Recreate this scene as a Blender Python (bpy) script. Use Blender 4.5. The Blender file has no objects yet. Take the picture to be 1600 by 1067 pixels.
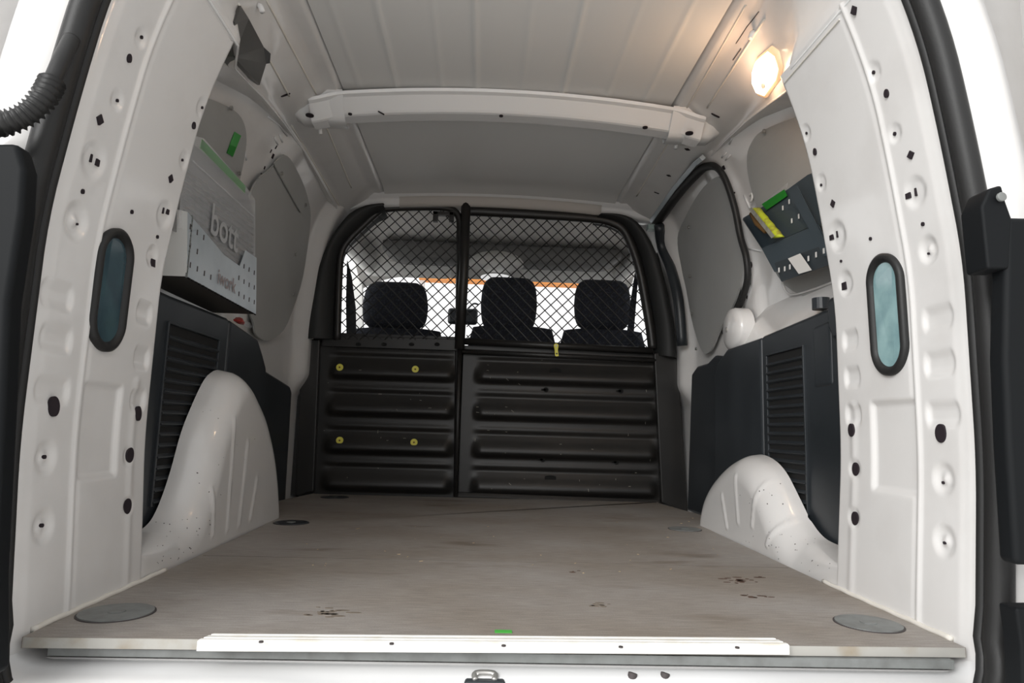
import bpy, bmesh, math, random
import numpy as np
from mathutils import Vector, Matrix
from mathutils.bvhtree import BVHTree
random.seed(4)
SC = bpy.context.scene
COL = SC.collection
# ------------------------------------------------------------------ camera
F = 1045.0
YAW, PITCH, ROLL = 0.041, 0.133, 0.029
CAM = np.array([-0.01, 0.0, 0.279])
def _basis(yaw, pitch, roll):
    f = np.array([math.sin(yaw)*math.cos(pitch), math.cos(yaw)*math.cos(pitch), math.sin(pitch)])
    r = np.array([math.cos(yaw), -math.sin(yaw), 0.0]); u = np.cross(r, f)
    c, s = math.cos(roll), math.sin(roll)
    return c*r+s*u, -s*r+c*u, f
YAW, PITCH, ROLL = 0.0410, 0.1330, 0.0290
RR, UU, FF = _basis(YAW, PITCH, ROLL)
cd = bpy.data.cameras.new('camera'); cam = bpy.data.objects.new('camera', cd); COL.objects.link(cam)
cd.sensor_width = 36.0; cd.lens = 36.0*F/1600.0; cd.clip_start = 0.02; cd.clip_end = 300
cam.matrix_world = Matrix(((RR[0], UU[0], -FF[0], CAM[0]), (RR[1], UU[1], -FF[1], CAM[1]), (RR[2], UU[2], -FF[2], CAM[2]), (0, 0, 0, 1)))
SC.camera = cam
# ------------------------------------------------------------------ world + added softbox
w = bpy.data.worlds.new('world'); SC.world = w; w.use_nodes = True
nt = w.node_tree; nt.nodes.clear()
out = nt.nodes.new('ShaderNodeOutputWorld'); bg = nt.nodes.new('ShaderNodeBackground')
tc = nt.nodes.new('ShaderNodeTexCoord'); sep = nt.nodes.new('ShaderNodeSeparateXYZ'); rmp = nt.nodes.new('ShaderNodeValToRGB')
mp = nt.nodes.new('ShaderNodeMath'); mp.operation = 'MULTIPLY_ADD'; mp.inputs[1].default_value = .5; mp.inputs[2].default_value = .5
nt.links.new(tc.outputs['Generated'], sep.inputs[0]); nt.links.new(sep.outputs['Z'], mp.inputs[0]); nt.links.new(mp.outputs[0], rmp.inputs[0])
rmp.color_ramp.elements[0].position = .42; rmp.color_ramp.elements[0].color = (.34, .33, .32, 1)
rmp.color_ramp.elements[1].position = .50; rmp.color_ramp.elements[1].color = (1, 1, 1.0, 1)
mx = nt.nodes.new('ShaderNodeMapRange'); mx.inputs['From Min'].default_value = -1; mx.inputs['From Max'].default_value = 1; mx.inputs['To Min'].default_value = 1.12; mx.inputs['To Max'].default_value = .38
vm = nt.nodes.new('ShaderNodeVectorMath'); vm.operation = 'SCALE'
nt.links.new(sep.outputs['X'], mx.inputs['Value']); nt.links.new(mx.outputs[0], vm.inputs['Scale']); nt.links.new(rmp.outputs[0], vm.inputs[0]); nt.links.new(vm.outputs[0], bg.inputs[0]); bg.inputs[1].default_value = 1.6
nt.links.new(bg.outputs[0], out.inputs[0])
def area(name, loc, target, size, power, color=(1, 1, 1), sy=None):
    l = bpy.data.lights.new(name, 'AREA'); l.energy = power; l.color = color; l.size = size
    if sy: l.shape = 'RECTANGLE'; l.size_y = sy
    o = bpy.data.objects.new(name, l); COL.objects.link(o); o.location = loc
    d = Vector(target)-Vector(loc); o.rotation_euler = d.to_track_quat('-Z', 'Y').to_euler(); return o
area('added_softbox_rear_left', (-2.6, -3.2, 2.6), (.3, 1.6, .5), 3.2, 210, (1.0, .995, .98), 2.4)  # added soft lamp behind left, brightens the right wall; no garage door modelled
vs = SC.view_settings; vs.view_transform = 'Standard'; vs.look = 'None'; vs.gamma = 1; vs.use_curve_mapping = False; vs.exposure = 0.18
# ------------------------------------------------------------------ coordinates
XC = .04                                     # middle of the van
def ray(px, py): return FF + RR*(px-800)/F + UU*(533.5-py)/F
def PY(px, py, y): d = ray(px, py); return CAM+d*(y-CAM[1])/d[1]
def PZ(px, py, z=0): d = ray(px, py); return CAM+d*(z-CAM[2])/d[2]
def PX(px, py, s, h): d = ray(px, py); return CAM+d*((XC+s*h)-CAM[0])/d[0]
_Z = [-.3, 0, .25, .55, .73, .878, 1.015, 1.15, 1.3]; _H = [.62, .634, .652, .651, .627, .603, .56, .50, .40]
def smooth_interp(z, zs, hs):                # averaged so the profile has no kinks
    return sum(np.interp(z+d, zs, hs) for d in (-.05, -.025, 0, .025, .05))/5
def prof(y, z): return smooth_interp(z, _Z, _H)
_OZ = [-.3, .7, .95, 1.1, 1.2, 1.3]; _OH = [.83, .83, .805, .775, .73, .66]
def outer(y, z): return smooth_interp(z, _OZ, _OH)
def surf(px, py, fn, off=0.0):               # where the view line meets a side surface
    s = -1 if px < 753 else 1; d = ray(px, py); lo, hi = .1, 6
    for _ in range(50):
        m = (lo+hi)/2; P = CAM+d*m
        if s*(P[0]-XC) > fn(P[1], P[2])-off: hi = m
        else: lo = m
    return CAM+d*lo
def sx(s, h): return XC+s*h
# ------------------------------------------------------------------ materials
def mat(name, col, rough=.5, metal=0., coat=0., bump=None, vary=None, emit=None, trans=0., spec=.5, alpha=1.):
    m = bpy.data.materials.new(name); m.use_nodes = True; n = m.node_tree; b = n.nodes['Principled BSDF']
    b.inputs['Base Color'].default_value = (*col, 1); b.inputs['Roughness'].default_value = rough; b.inputs['Metallic'].default_value = metal
    b.inputs['Coat Weight'].default_value = coat; b.inputs['Coat Roughness'].default_value = .08
    b.inputs['Specular IOR Level'].default_value = spec; b.inputs['Transmission Weight'].default_value = trans
    b.inputs['Alpha'].default_value = alpha
    if emit: b.inputs['Emission Color'].default_value = (*emit[0], 1); b.inputs['Emission Strength'].default_value = emit[1]
    g = n.nodes.new('ShaderNodeTexCoord')
    if vary:                                  # (scale, other colour, low, high)
        t = n.nodes.new('ShaderNodeTexNoise'); t.inputs['Scale'].default_value = vary[0]; t.inputs['Detail'].default_value = 8
        r = n.nodes.new('ShaderNodeValToRGB'); r.color_ramp.elements[0].position = vary[2]; r.color_ramp.elements[1].position = vary[3]
        r.color_ramp.elements[0].color = (*vary[1], 1); r.color_ramp.elements[1].color = (*col, 1)
        n.links.new(g.outputs['Object'], t.inputs['Vector']); n.links.new(t.outputs['Fac'], r.inputs[0]); n.links.new(r.outputs[0], b.inputs['Base Color'])
    if bump:                                  # (scale, strength, distance)
        t = n.nodes.new('ShaderNodeTexNoise'); t.inputs['Scale'].default_value = bump[0]; t.inputs['Detail'].default_value = 4
        u = n.nodes.new('ShaderNodeBump'); u.inputs['Strength'].default_value = bump[1]; u.inputs['Distance'].default_value = bump[2]
        n.links.new(g.outputs['Object'], t.inputs['Vector']); n.links.new(t.outputs['Fac'], u.inputs['Height']); n.links.new(u.outputs[0], b.inputs['Normal'])
    return m
M = dict(
 paint=mat('white_paint', (.72, .708, .695), .30, coat=.6, vary=(9, (.675, .66, .645), .25, .5)),
 roof=mat('roof_paint', (.74, .735, .72), .32, coat=.25),
 bright=mat('bright_paint', (.80, .80, .80), .25, coat=.6),
 sealer=mat('seam_sealer', (.72, .69, .63), .6, bump=(60, .5, .003)),
 rubber=mat('black_rubber', (.020, .020, .020), .45, spec=.3, bump=(300, .2, .001)),
 hole=mat('dark_opening', (.012, .006, .010), .8),
 plastic=mat('black_plastic', (.028, .033, .038), .38, bump=(420, .25, .0006), vary=(5, (.020, .024, .028), .35, .6)),
 matte=mat('matte_black_plastic', (.014, .015, .015), .62, bump=(300, .3, .0008)), liner=mat('door_liner_black', (.006, .007, .008), .6, spec=.15),
 slot=mat('slot_dark', (.004, .004, .004), .9),
 steel=mat('black_painted_steel', (.014, .0135, .013), .40, vary=(6, (.021, .019, .017), .3, .6), bump=(90, .12, .001)),
 scratch=mat('bare_scratch', (.35, .33, .28), .5),
 wire=mat('black_wire', (.012, .012, .012), .45),
 board=mat('grey_hardboard', (.37, .375, .365), .62, vary=(4, (.34, .34, .33), .3, .6)),
 headliner=mat('headliner_cloth', (.78, .76, .73), .9, bump=(200, .4, .001)),
 darkliner=mat('dark_headliner', (.10, .10, .10), .9),
 visor=mat('visor_vinyl', (.86, .86, .84), .7),
 fabric=mat('seat_fabric', (.022, .025, .035), .95, vary=(120, (.05, .055, .07), .35, .5)),
 glass=mat('clear_glass', (1, 1, 1), .0, trans=1., spec=.3),
 teal=mat('teal_glass', (.30, .46, .47), .12, coat=.6, vary=(22, (.20, .33, .35), .35, .65)),
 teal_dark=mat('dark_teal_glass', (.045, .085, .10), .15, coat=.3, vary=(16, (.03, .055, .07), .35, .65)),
 galv=mat('galvanised_sheet', (.58, .64, .68), .34, metal=.35, vary=(14, (.50, .56, .60), .3, .6)),
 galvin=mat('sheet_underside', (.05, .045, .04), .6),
 cap=mat('grey_cap', (.20, .21, .205), .5, vary=(40, (.15, .155, .15), .3, .6)),
 green=mat('green_tape', (.055, .33, .05), .5), dgreen=mat('dark_green', (.01, .22, .015), .45),
 lgreen=mat('pale_green', (.35, .62, .36), .5),
 yellow=mat('yellow_plastic', (.85, .78, .12), .45), yel2=mat('yellow_green_cloth', (.50, .58, .03), .6, vary=(40, (.30, .25, .05), .35, .55)),
 silver=mat('silver_tape', (.55, .55, .50), .3, metal=.4, vary=(60, (.35, .35, .3), .3, .6)), brown=mat('brown_cloth', (.16, .08, .02), .8),
 alu=mat('aluminium', (.80, .79, .75), .35, vary=(30, (.70, .66, .58), .3, .5)),
 slate=mat('slate_blue_sheet', (.050, .070, .085), .45, metal=.1), slate2=mat('slate_dark', (.03, .04, .047), .5),
 label=mat('paper_label', (.72, .72, .70), .6), ink=mat('ink', (.06, .05, .05), .7),
 red=mat('red_wrap', (.45, .06, .05), .35), clear=mat('clear_plastic', (.95, .97, 1.0), .06, trans=.0, alpha=.22, coat=1),
 mat_ribbed=mat('ribbed_grey', (.25, .25, .25), .35, metal=.3),
 letter=mat('pale_letters', (.42, .43, .44), .4), screw=mat('screw_metal', (.45, .44, .42), .35, metal=.8),
 lamp=mat('lit_lens', (1, .9, .7), .3, emit=((1.0, .80, .50), 6)), lampframe=mat('lamp_frame', (.80, .62, .45), .3, emit=((1.0, .50, .20), .55)),
 ext=mat('outside_wall', (.8, .8, .8), .8), orange=mat('orange_band', (.85, .30, .04), .7), beige=mat('beige_wood', (.55, .45, .34), .7),
 concrete=mat('concrete', (.74, .73, .71), .7, vary=(2, (.66, .65, .64), .3, .6)),  # ground colour lightened to bounce light up to the roof
)
# plywood with grain, stains and chips
def ply():
    m = bpy.data.materials.new('worn_plywood'); m.use_nodes = True; n = m.node_tree; b = n.nodes['Principled BSDF']
    g = n.nodes.new('ShaderNodeTexCoord')
    def noise(scale, stretch, det=8):
        mpn = n.nodes.new('ShaderNodeMapping'); mpn.inputs['Scale'].default_value = stretch
        t = n.nodes.new('ShaderNodeTexNoise'); t.inputs['Scale'].default_value = scale; t.inputs['Detail'].default_value = det
        n.links.new(g.outputs['Object'], mpn.inputs[0]); n.links.new(mpn.outputs[0], t.inputs['Vector']); return t
    def ramp(src, p0, c0, p1, c1):
        r = n.nodes.new('ShaderNodeValToRGB'); r.color_ramp.elements[0].position = p0; r.color_ramp.elements[0].color = (*c0, 1)
        r.color_ramp.elements[1].position = p1; r.color_ramp.elements[1].color = (*c1, 1); n.links.new(src, r.inputs[0]); return r
    def mixc(a, bb, fac, mode='MULTIPLY'):
        x = n.nodes.new('ShaderNodeMix'); x.data_type = 'RGBA'; x.blend_type = mode
        n.links.new(a, x.inputs['A']); n.links.new(bb, x.inputs['B'])
        if isinstance(fac, float): x.inputs['Factor'].default_value = fac
        else: n.links.new(fac, x.inputs['Factor'])
        return x.outputs['Result']
    base = ramp(noise(2.2, (1, 1.6, 1)).outputs['Fac'], .35, (.255, .220, .185), .62, (.325, .300, .278))
    gr = ramp(noise(70, (.35, 3, 1), 6).outputs['Fac'], .3, (.80, .80, .80), .7, (1.12, 1.12, 1.12))
    st = ramp(noise(5, (.7, 2.2, 1), 5).outputs['Fac'], .27, (.62, .56, .50), .40, (1, 1, 1))
    fine = ramp(noise(400, (1, 1, 1), 2).outputs['Fac'], .3, (.9, .9, .9), .7, (1.08, 1.08, 1.08))
    c = mixc(base.outputs[0], gr.outputs[0], 1.0); c = mixc(c, st.outputs[0], 1.0); c = mixc(c, fine.outputs[0], 1.0)
    n.links.new(c, b.inputs['Base Color']); b.inputs['Roughness'].default_value = .55
    return m
M['ply'] = ply()
M['plyedge'] = mat('plywood_edge', (.40, .39, .36), .7, vary=(14, (.30, .25, .18), .3, .5))
# ------------------------------------------------------------------ mesh helpers
def tag(o, label=None, cat=None, group=None, kind=None):
    if label: o['label'] = label
    if cat: o['category'] = cat
    if group: o['group'] = group
    if kind: o['kind'] = kind
    return o
def empty(name, loc, label=None, cat=None, group=None, kind=None, parent=None):
    o = bpy.data.objects.new(name, None); COL.objects.link(o); o.location = loc; o.empty_display_size = .05
    if parent: o.parent = parent
    bpy.context.view_layer.update() if False else None
    return tag(o, label, cat, group, kind)
def ploc(o):
    v = Vector((0, 0, 0))
    while o is not None: v += o.location; o = o.parent
    return v
def mk(name, V, Fc, m, parent=None, smooth=False, bevel=0, sub=0, normals=True):
    me = bpy.data.meshes.new(name); off = ploc(parent) if parent else Vector((0, 0, 0))
    me.from_pydata([tuple(Vector(v)-off) for v in V], [], [tuple(f) for f in Fc]); me.materials.append(m)
    if normals:
        bm = bmesh.new(); bm.from_mesh(me); bmesh.ops.recalc_face_normals(bm, faces=bm.faces); bm.to_mesh(me); bm.free()
    if smooth: me.polygons.foreach_set('use_smooth', [True]*len(me.polygons))
    me.update()
    o = bpy.data.objects.new(name, me); COL.objects.link(o)
    if parent: o.parent = parent
    if bevel:
        b = o.modifiers.new('bevel', 'BEVEL'); b.width = bevel; b.segments = 3; b.limit_method = 'ANGLE'; b.angle_limit = .6
        me.polygons.foreach_set('use_smooth', [True]*len(me.polygons))
        wn = o.modifiers.new('wn', 'WEIGHTED_NORMAL'); wn.keep_sharp = True
    if sub:
        s = o.modifiers.new('sub', 'SUBSURF'); s.levels = sub; s.render_levels = sub
    return o
class G:                                      # collects several shapes that make up ONE part
    def __init__(s): s.V = []; s.F = []
    def add(s, V, Fc):
        n = len(s.V); s.V += [tuple(map(float, v)) for v in V]; s.F += [tuple(i+n for i in f) for f in Fc]; return s
    def box(s, a, b):
        x0, y0, z0 = a; x1, y1, z1 = b
        return s.add([(x0, y0, z0), (x1, y0, z0), (x1, y1, z0), (x0, y1, z0), (x0, y0, z1), (x1, y0, z1), (x1, y1, z1), (x0, y1, z1)],
                     [(0, 3, 2, 1), (4, 5, 6, 7), (0, 1, 5, 4), (1, 2, 6, 5), (2, 3, 7, 6), (3, 0, 4, 7)])
    def prism(s, poly, vec):
        n = len(poly); P = [np.array(p, float) for p in poly]; vec = np.array(vec, float)
        return s.add(P+[p+vec for p in P], [tuple(range(n)), tuple(range(2*n-1, n-1, -1))]+[(i, (i+1) % n, n+(i+1) % n, n+i) for i in range(n)])
    def tube(s, pts, r, n=10, closed=False, flat=None):
        P = [np.array(p, float) for p in pts]; m = len(P); rs = r if hasattr(r, '__len__') else [r]*m
        V = []; prev = None
        for i in range(m):
            if closed: t = P[(i+1) % m]-P[i-1]
            else: t = P[min(i+1, m-1)]-P[max(i-1, 0)]
            t = t/(np.linalg.norm(t)+1e-12)
            if prev is None:
                a = np.array([0, 0, 1.]) if abs(t[2]) < .9 else np.array([1., 0, 0])
                prev = np.cross(t, a)
            u = prev-t*(prev@t); u /= np.linalg.norm(u)+1e-12; prev = u; v = np.cross(t, u)
            for k in range(n):
                a = 2*math.pi*k/n; V.append(P[i]+rs[i]*(math.cos(a)*u+math.sin(a)*v))
        Fc = []
        for i in range(m if closed else m-1):
            for k in range(n):
                j = (i+1) % m; Fc.append((i*n+k, i*n+(k+1) % n, j*n+(k+1) % n, j*n+k))
        if not closed: Fc += [tuple(range(n))[::-1], tuple((m-1)*n+k for k in range(n))]
        return s.add(V, Fc)
    def loft(s, rings, closed=False, caps=False):     # list of equal-length point rows
        n = len(rings[0]); V = [p for r in rings for p in r]; Fc = []
        for i in range(len(rings)-1):
            for k in range(n if closed else n-1):
                Fc.append((i*n+k, i*n+(k+1) % n, (i+1)*n+(k+1) % n, (i+1)*n+k))
        if caps: Fc += [tuple(range(n))[::-1], tuple((len(rings)-1)*n+k for k in range(n))]
        return s.add(V, Fc)
    def build(s, name, m, parent=None, **k): return mk(name, s.V, s.F, m, parent, **k)
def disc(c, nrm, r, thick=.002, n=20, up=(0, 0, 1), sq=1., shape='o', rot=0.):
    nrm = np.array(nrm, float); nrm /= np.linalg.norm(nrm); up = np.array(up, float)
    u = np.cross(up, nrm); u /= np.linalg.norm(u); v = np.cross(nrm, u)
    if shape == 'o': q = [(math.cos(2*math.pi*k/n)*r*sq, math.sin(2*math.pi*k/n)*r) for k in range(n)]
    elif shape == 'd': q = [(r*sq, 0), (0, r), (-r*sq, 0), (0, -r)]
    else: q = [(r*sq, -r), (r*sq, r), (-r*sq, r), (-r*sq, -r)]
    ca, sa = math.cos(rot), math.sin(rot)
    P = [np.array(c)+u*(a*ca-b*sa)+v*(a*sa+b*ca)+nrm*thick for a, b in q]
    return P, -nrm*thick*1.5
def catmull(pts, k=6, closed=False):
    P = [np.array(p, float) for p in pts]; n = len(P); o = []
    rng = range(n) if closed else range(n-1)
    for i in rng:
        g = (lambda j: P[j % n]) if closed else (lambda j: P[min(max(j, 0), n-1)])
        a, b, c, d = g(i-1), g(i), g(i+1), g(i+2)
        for t in np.arange(k)/k:
            o.append(.5*((2*b)+(-a+c)*t+(2*a-5*b+4*c-d)*t*t+(-a+3*b-3*c+d)*t**3))
    if not closed: o.append(P[-1])
    return o
def sheet(poly_yz, s, fn, off, thick, m, name, parent, cut=.03):   # sheet lying on a curved side surface
    bm = bmesh.new(); f = bm.faces.new([bm.verts.new((0, p[0], p[1])) for p in poly_yz])
    bmesh.ops.triangulate(bm, faces=[f])
    z0 = min(p[1] for p in poly_yz); z1 = max(p[1] for p in poly_yz); z = z0+cut
    while z < z1:
        bmesh.ops.bisect_plane(bm, geom=bm.verts[:]+bm.edges[:]+bm.faces[:], plane_co=(0, 0, z), plane_no=(0, 0, 1)); z += cut
    y0 = min(p[0] for p in poly_yz); y1 = max(p[0] for p in poly_yz); y = y0+cut*2
    while y < y1:
        bmesh.ops.bisect_plane(bm, geom=bm.verts[:]+bm.edges[:]+bm.faces[:], plane_co=(0, y, 0), plane_no=(0, 1, 0)); y += cut*2
    bmesh.ops.remove_doubles(bm, verts=bm.verts, dist=1e-5)
    fr = [v for v in bm.verts]
    for v in fr: v.co.x = sx(s, fn(v.co.y, v.co.z)-off)
    r = bmesh.ops.extrude_face_region(bm, geom=bm.faces[:])
    for e in r['geom']:
        if isinstance(e, bmesh.types.BMVert): e.co.x += s*thick
    bm.normal_update()
    V = [v.co.copy() for v in bm.verts]; bm.verts.index_update(); Fc = [[v.index for v in f.verts] for f in bm.faces]; bm.free()
    return mk(name, V, Fc, m, parent)
BV = {}
def bvh(key, V, Fc): BV[key] = BVHTree.FromPolygons([tuple(v) for v in V], [tuple(f) for f in Fc])
def cast(px, py, *keys):
    d = Vector(ray(px, py)).normalized(); best = None
    for k in keys:
        h = BV[k].ray_cast(Vector(CAM), d)
        if h[0] is not None and (best is None or h[3] < best[3]): best = h
    if best is None: return None, None
    n = best[1]
    if n.dot(d) > 0: n = -n
    return np.array(best[0]), np.array(n)
def text_mesh(s, origin, ux, uz, size, depth=.0015, m=None, name='lettering', parent=None, sqx=1.):
    c = bpy.data.curves.new('txt', 'FONT'); c.body = s; c.size = 1; c.extrude = .0; c.offset = .012; o = bpy.data.objects.new('txt', c); COL.objects.link(o)
    dg = bpy.context.evaluated_depsgraph_get(); me = bpy.data.meshes.new_from_object(o.evaluated_get(dg))
    ux = np.array(ux, float); uz = np.array(uz, float); nn = np.cross(ux, uz); nn /= np.linalg.norm(nn)
    V = [np.array(origin)+ux*v.co.x*size*sqx+uz*v.co.y*size+nn*depth for v in me.vertices]; Fc = [list(p.vertices) for p in me.polygons]
    bpy.data.objects.remove(o); bpy.data.curves.remove(c); bpy.data.meshes.remove(me)
    return mk(name, V, Fc, m, parent, normals=False)
def ss(a, b, x): t = np.clip((x-a)/(b-a), 0, 1); return t*t*(3-2*t)

# ================================================================== THE BODY SHELL
wl = empty('wall_left', (sx(-1, .8), .9, 0), 'white painted left inner side wall of the van', kind='structure')
wr = empty('wall_right', (sx(1, .8), .9, 0), 'white painted right inner side wall of the van', kind='structure')
ceil = empty('ceiling', (XC, .95, 1.3), 'off-white painted van roof with pressed lengthwise beads', kind='structure')
WALL = {-1: wl, 1: wr}
DY = {-1: 0.0, 1: .025}
# pressed dimples (px, py, radius m, depth), beads, recesses and dark holes of the rear pillar panels
DIMP = {-1: [(220, 60, .017, .006), (183, 157, .018, .006), (147, 250, .033, .007), (120, 345, .032, .010), (72, 715, .026, .009), (68, 822, .026, .009),
             (315, 168, .020, .006), (288, 250, .020, .006), (257, 335, .030, .007), (238, 400, .022, .007), (200, 712, .018, .005), (200, 790, .018, .005)],
        1: [(1366, 112, .019, .006), (1398, 208, .019, .006), (1430, 300, .030, .007), (1450, 390, .025, .009), (1474, 748, .027, .009), (1475, 845, .027, .009),
            (1259, 207, .020, .006), (1283, 285, .020, .006), (1308, 368, .034, .008), (1321, 442, .028, .008), (1335, 732, .022, .006), (1334, 808, .022, .006)]}
BUMPS = {-1: [(92, 462, .045), (90, 530, .045), (84, 610, .05), (226, 490, .03), (222, 560, .03), (216, 625, .03)],
         1: [(1464, 497, .045), (1467, 568, .045), (1472, 647, .05), (1328, 531, .03), (1331, 589, .03), (1333, 648, .03)]}
RECT = {-1: [(137, 605), (190, 607), (172, 740), (120, 738)], 1: [(1362, 632), (1425, 635), (1430, 765), (1370, 762)]}
WIN = {-1: [(165, 352), (192, 372), (203, 420), (193, 500), (172, 547), (150, 540), (137, 500), (143, 430), (152, 375)],
       1: [(1387, 398), (1410, 412), (1417, 460), (1421, 540), (1407, 578), (1390, 583), (1370, 560), (1362, 500), (1358, 440), (1366, 408)]}
YEND = {-1: 1.245, 1: 1.30}
def pillar_h(s):
    dm = [(surf(a, b, prof), r, d) for a, b, r, d in DIMP[s]]; bp = [(surf(a, b, prof), hw) for a, b, hw in BUMPS[s]]
    rc = [surf(a, b, prof) for a, b in RECT[s]]; ry0, ry1 = min(p[1] for p in rc), max(p[1] for p in rc); rz0, rz1 = min(p[2] for p in rc), max(p[2] for p in rc)
    ry0, ry1 = sorted((rc[0][1], rc[1][1])) ; yr = 1.028+DY[s]
    y0 = .93+DY[s]
    def h(y, z):
        v = prof(y, z)
        for c, r, d in dm:
            q = np.hypot(y-c[1], z-c[2])/r
            v = v + .6*d*(1-ss(.45, 1.0, q)) - .6*d*.8*(1-ss(.0, .35, q))*(d > .008)
        for c, hw in bp:
            q = np.maximum(np.abs(y-c[1])-hw*.55, 0)/.010; q2 = np.abs(z-c[2])/.020
            v = v + .0055*(1-ss(.3, 1.2, np.hypot(q, q2)))
        iny = ss(ry0-.008, ry0+.004, y)*(1-ss(ry1-.004, ry1+.008, y)); inz = ss(rz0-.008, rz0+.004, z)*(1-ss(rz1-.004, rz1+.008, z))
        v = v + .007*iny*inz
        v = v - .004*np.exp(-((y-yr)/.0045)**2)+.0015*np.exp(-((y-yr-.011)/.005)**2)     # long vertical bead
        v = v - .002*np.exp(-((y-(YEND[s]-.055))/.010)**2)*(z < .35)
        v = v + .030*np.clip((y0-y)/.045, 0, 1)**2+ .002*ss(y0+.012, y0-.004, y)
        v = v + .004*ss(YEND[s]-.008, YEND[s], y)
        return v
    return h
PH = {s: pillar_h(s) for s in (-1, 1)}
for s in (-1, 1):
    ys = np.arange(.885+DY[s], YEND[s]+.001, .0035); zs_ = np.arange(-.05, 1.035, .0042)
    Yg, Zg = np.meshgrid(ys, zs_); H = PH[s](Yg, Zg); ny = len(ys)
    V = [(sx(s, h), y, z) for h, y, z in zip(H.ravel(), Yg.ravel(), Zg.ravel())]
    Fc = [(j*ny+i, j*ny+i+1, (j+1)*ny+i+1, (j+1)*ny+i) for j in range(len(zs_)-1) for i in range(ny-1)]
    mk('pillar_panel', V, Fc, M['paint'], WALL[s], smooth=True); bvh(('pil', s), V, Fc)
    # return of the panel edge towards the outer wall
    g = G(); zz = np.arange(-.05, 1.03, .03); g.loft([[(sx(s, PH[s](YEND[s], z)), YEND[s], z), (sx(s, PH[s](YEND[s], z)+.012), YEND[s]+.006, z), (sx(s, .83), YEND[s]+.01, z)] for z in zz])
    g.build('pillar_return', M['paint'], WALL[s], smooth=True)
HOLES = {-1: [(201, 91, 'o', .0075, .8), (220, 58, 'o', .003, 1), (182, 157, 'o', .0028, 1), (155, 187, 'd', .0095, 1), (151, 254, 'r', .0055, .8), (141, 247, 'r', .0065, .25),
              (128, 299, 'o', .004, .9), (205, 331, 'o', .0038, 1), (119, 350, 'o', .002, 1), (83, 635, 'o', .0155, 1), (68, 714, 'o', .003, 1), (64, 821, 'o', .003, 1),
              (302, 196, 'o', .0075, .9), (266, 279, 'd', .009, 1), (261, 331, 'r', .005, .8), (254, 329, 'r', .006, .25), (245, 370, 'o', .0035, 1), (238, 411, 'r', .0075, .8),
              (215, 646, 'o', .014, 1), (202, 711, 'o', .014, 1), (198, 791, 'o', .014, 1), (315, 168, 'o', .003, 1), (284, 250, 'o', .0028, 1)],
         1: [(1335, 16, 'd', .010, 1), (1386, 146, 'o', .008, .8), (1366, 113, 'o', .0035, 1), (1399, 209, 'o', .0035, 1), (1424, 242, 'd', .008, 1.2), (1420, 306, 'r', .005, 1.1), (1432, 300, 'r', .007, .25),
             (1443, 350, 'o', .0035, 1), (1361, 373, 'o', .0035, 1), (1471, 677, 'o', .0155, 1), (1475, 754, 'o', .0025, 1), (1477, 848, 'o', .0025, 1), (1452, 396, 'o', .002, 1),
             (1274, 237, 'o', .008, .8), (1261, 208, 'o', .003, 1), (1284, 289, 'o', .003, 1), (1302, 318, 'd', .009, 1), (1300, 371, 'r', .0055, 1), (1309, 366, 'r', .007, .25),
             (1315, 408, 'o', .003, 1), (1320, 447, 'r', .008, 1), (1331, 672, 'o', .0135, 1), (1338, 733, 'o', .0135, 1), (1337, 810, 'o', .0135, 1)]}
for s in (-1, 1):
    for px, py, sh, r, sq in HOLES[s]:
        c, n = cast(px, py, ('pil', s))
        if c is None: continue
        n = n*.35+np.array([-s, 0, 0.])*.65; P, v = disc(c, n, r*.92, .0026, 20, sq=sq*(.8 if r > .012 else .95), shape=sh); G().prism(P, v).build('drilled_hole', M['hole'], WALL[s])
# oval windows in rubber gaskets
for s, lab in ((-1, 'dark teal oval window in a black rubber gasket, left rear pillar'), (1, 'pale teal oval window in a black rubber gasket, right rear pillar')):
    P = [surf(a, b, prof) for a, b in WIN[s]]; c = sum(P)/len(P)
    hy = (max(p[1] for p in P)-min(p[1] for p in P))/2-.006; hz = (max(p[2] for p in P)-min(p[2] for p in P))/2+.001
    cy = (max(p[1] for p in P)+min(p[1] for p in P))/2; cz = (max(p[2] for p in P)+min(p[2] for p in P))/2; hy=max(min(hy, .056), .045)
    def stad(k, o): # superellipse outline
        r = hy+o; L = hz-hy
        pts = []
        for t in range(24):
            a = math.pi*t/23; pts.append((cy+r*math.cos(a), cz+L+r*math.sin(a)))
        for t in range(24):
            a = math.pi+math.pi*t/23; pts.append((cy+r*math.cos(a), cz-L+r*math.sin(a)))
        return pts
    root = empty('oval_window', tuple(c), lab, 'window', 'oval windows in the rear pillars')
    g = G(); prof_r = [(.004, -.001), (.004, .006), (-.002, .010), (-.008, .008), (-.012, .002), (-.012, -.002)]
    rings = [[(sx(s, prof(y, z)-d), y, z) for (y, z) in stad(0, o)] for o, d in prof_r]
    g.loft(rings, closed=True); g.build('rubber_gasket', M['rubber'], root, smooth=True)
    P2 = [(sx(s, prof(y, z)-.002), y, z) for y, z in stad(0, -.011)]
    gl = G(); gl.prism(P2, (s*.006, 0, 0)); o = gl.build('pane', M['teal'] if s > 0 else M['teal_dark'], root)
    if s > 0:
        cc, nn = surf(1392, 485, prof), np.array([-1, 0, 0.]); Pd, v = disc((cc[0], cc[1], cc[2]), (-1, 0, 0), .022, .0025, 24, sq=.8)
        G().prism(Pd, v).build('round_moulding', mat('teal_disc', (.30, .42, .42), .3, vary=(90, (.12, .2, .2), .35, .55)), root)

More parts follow.
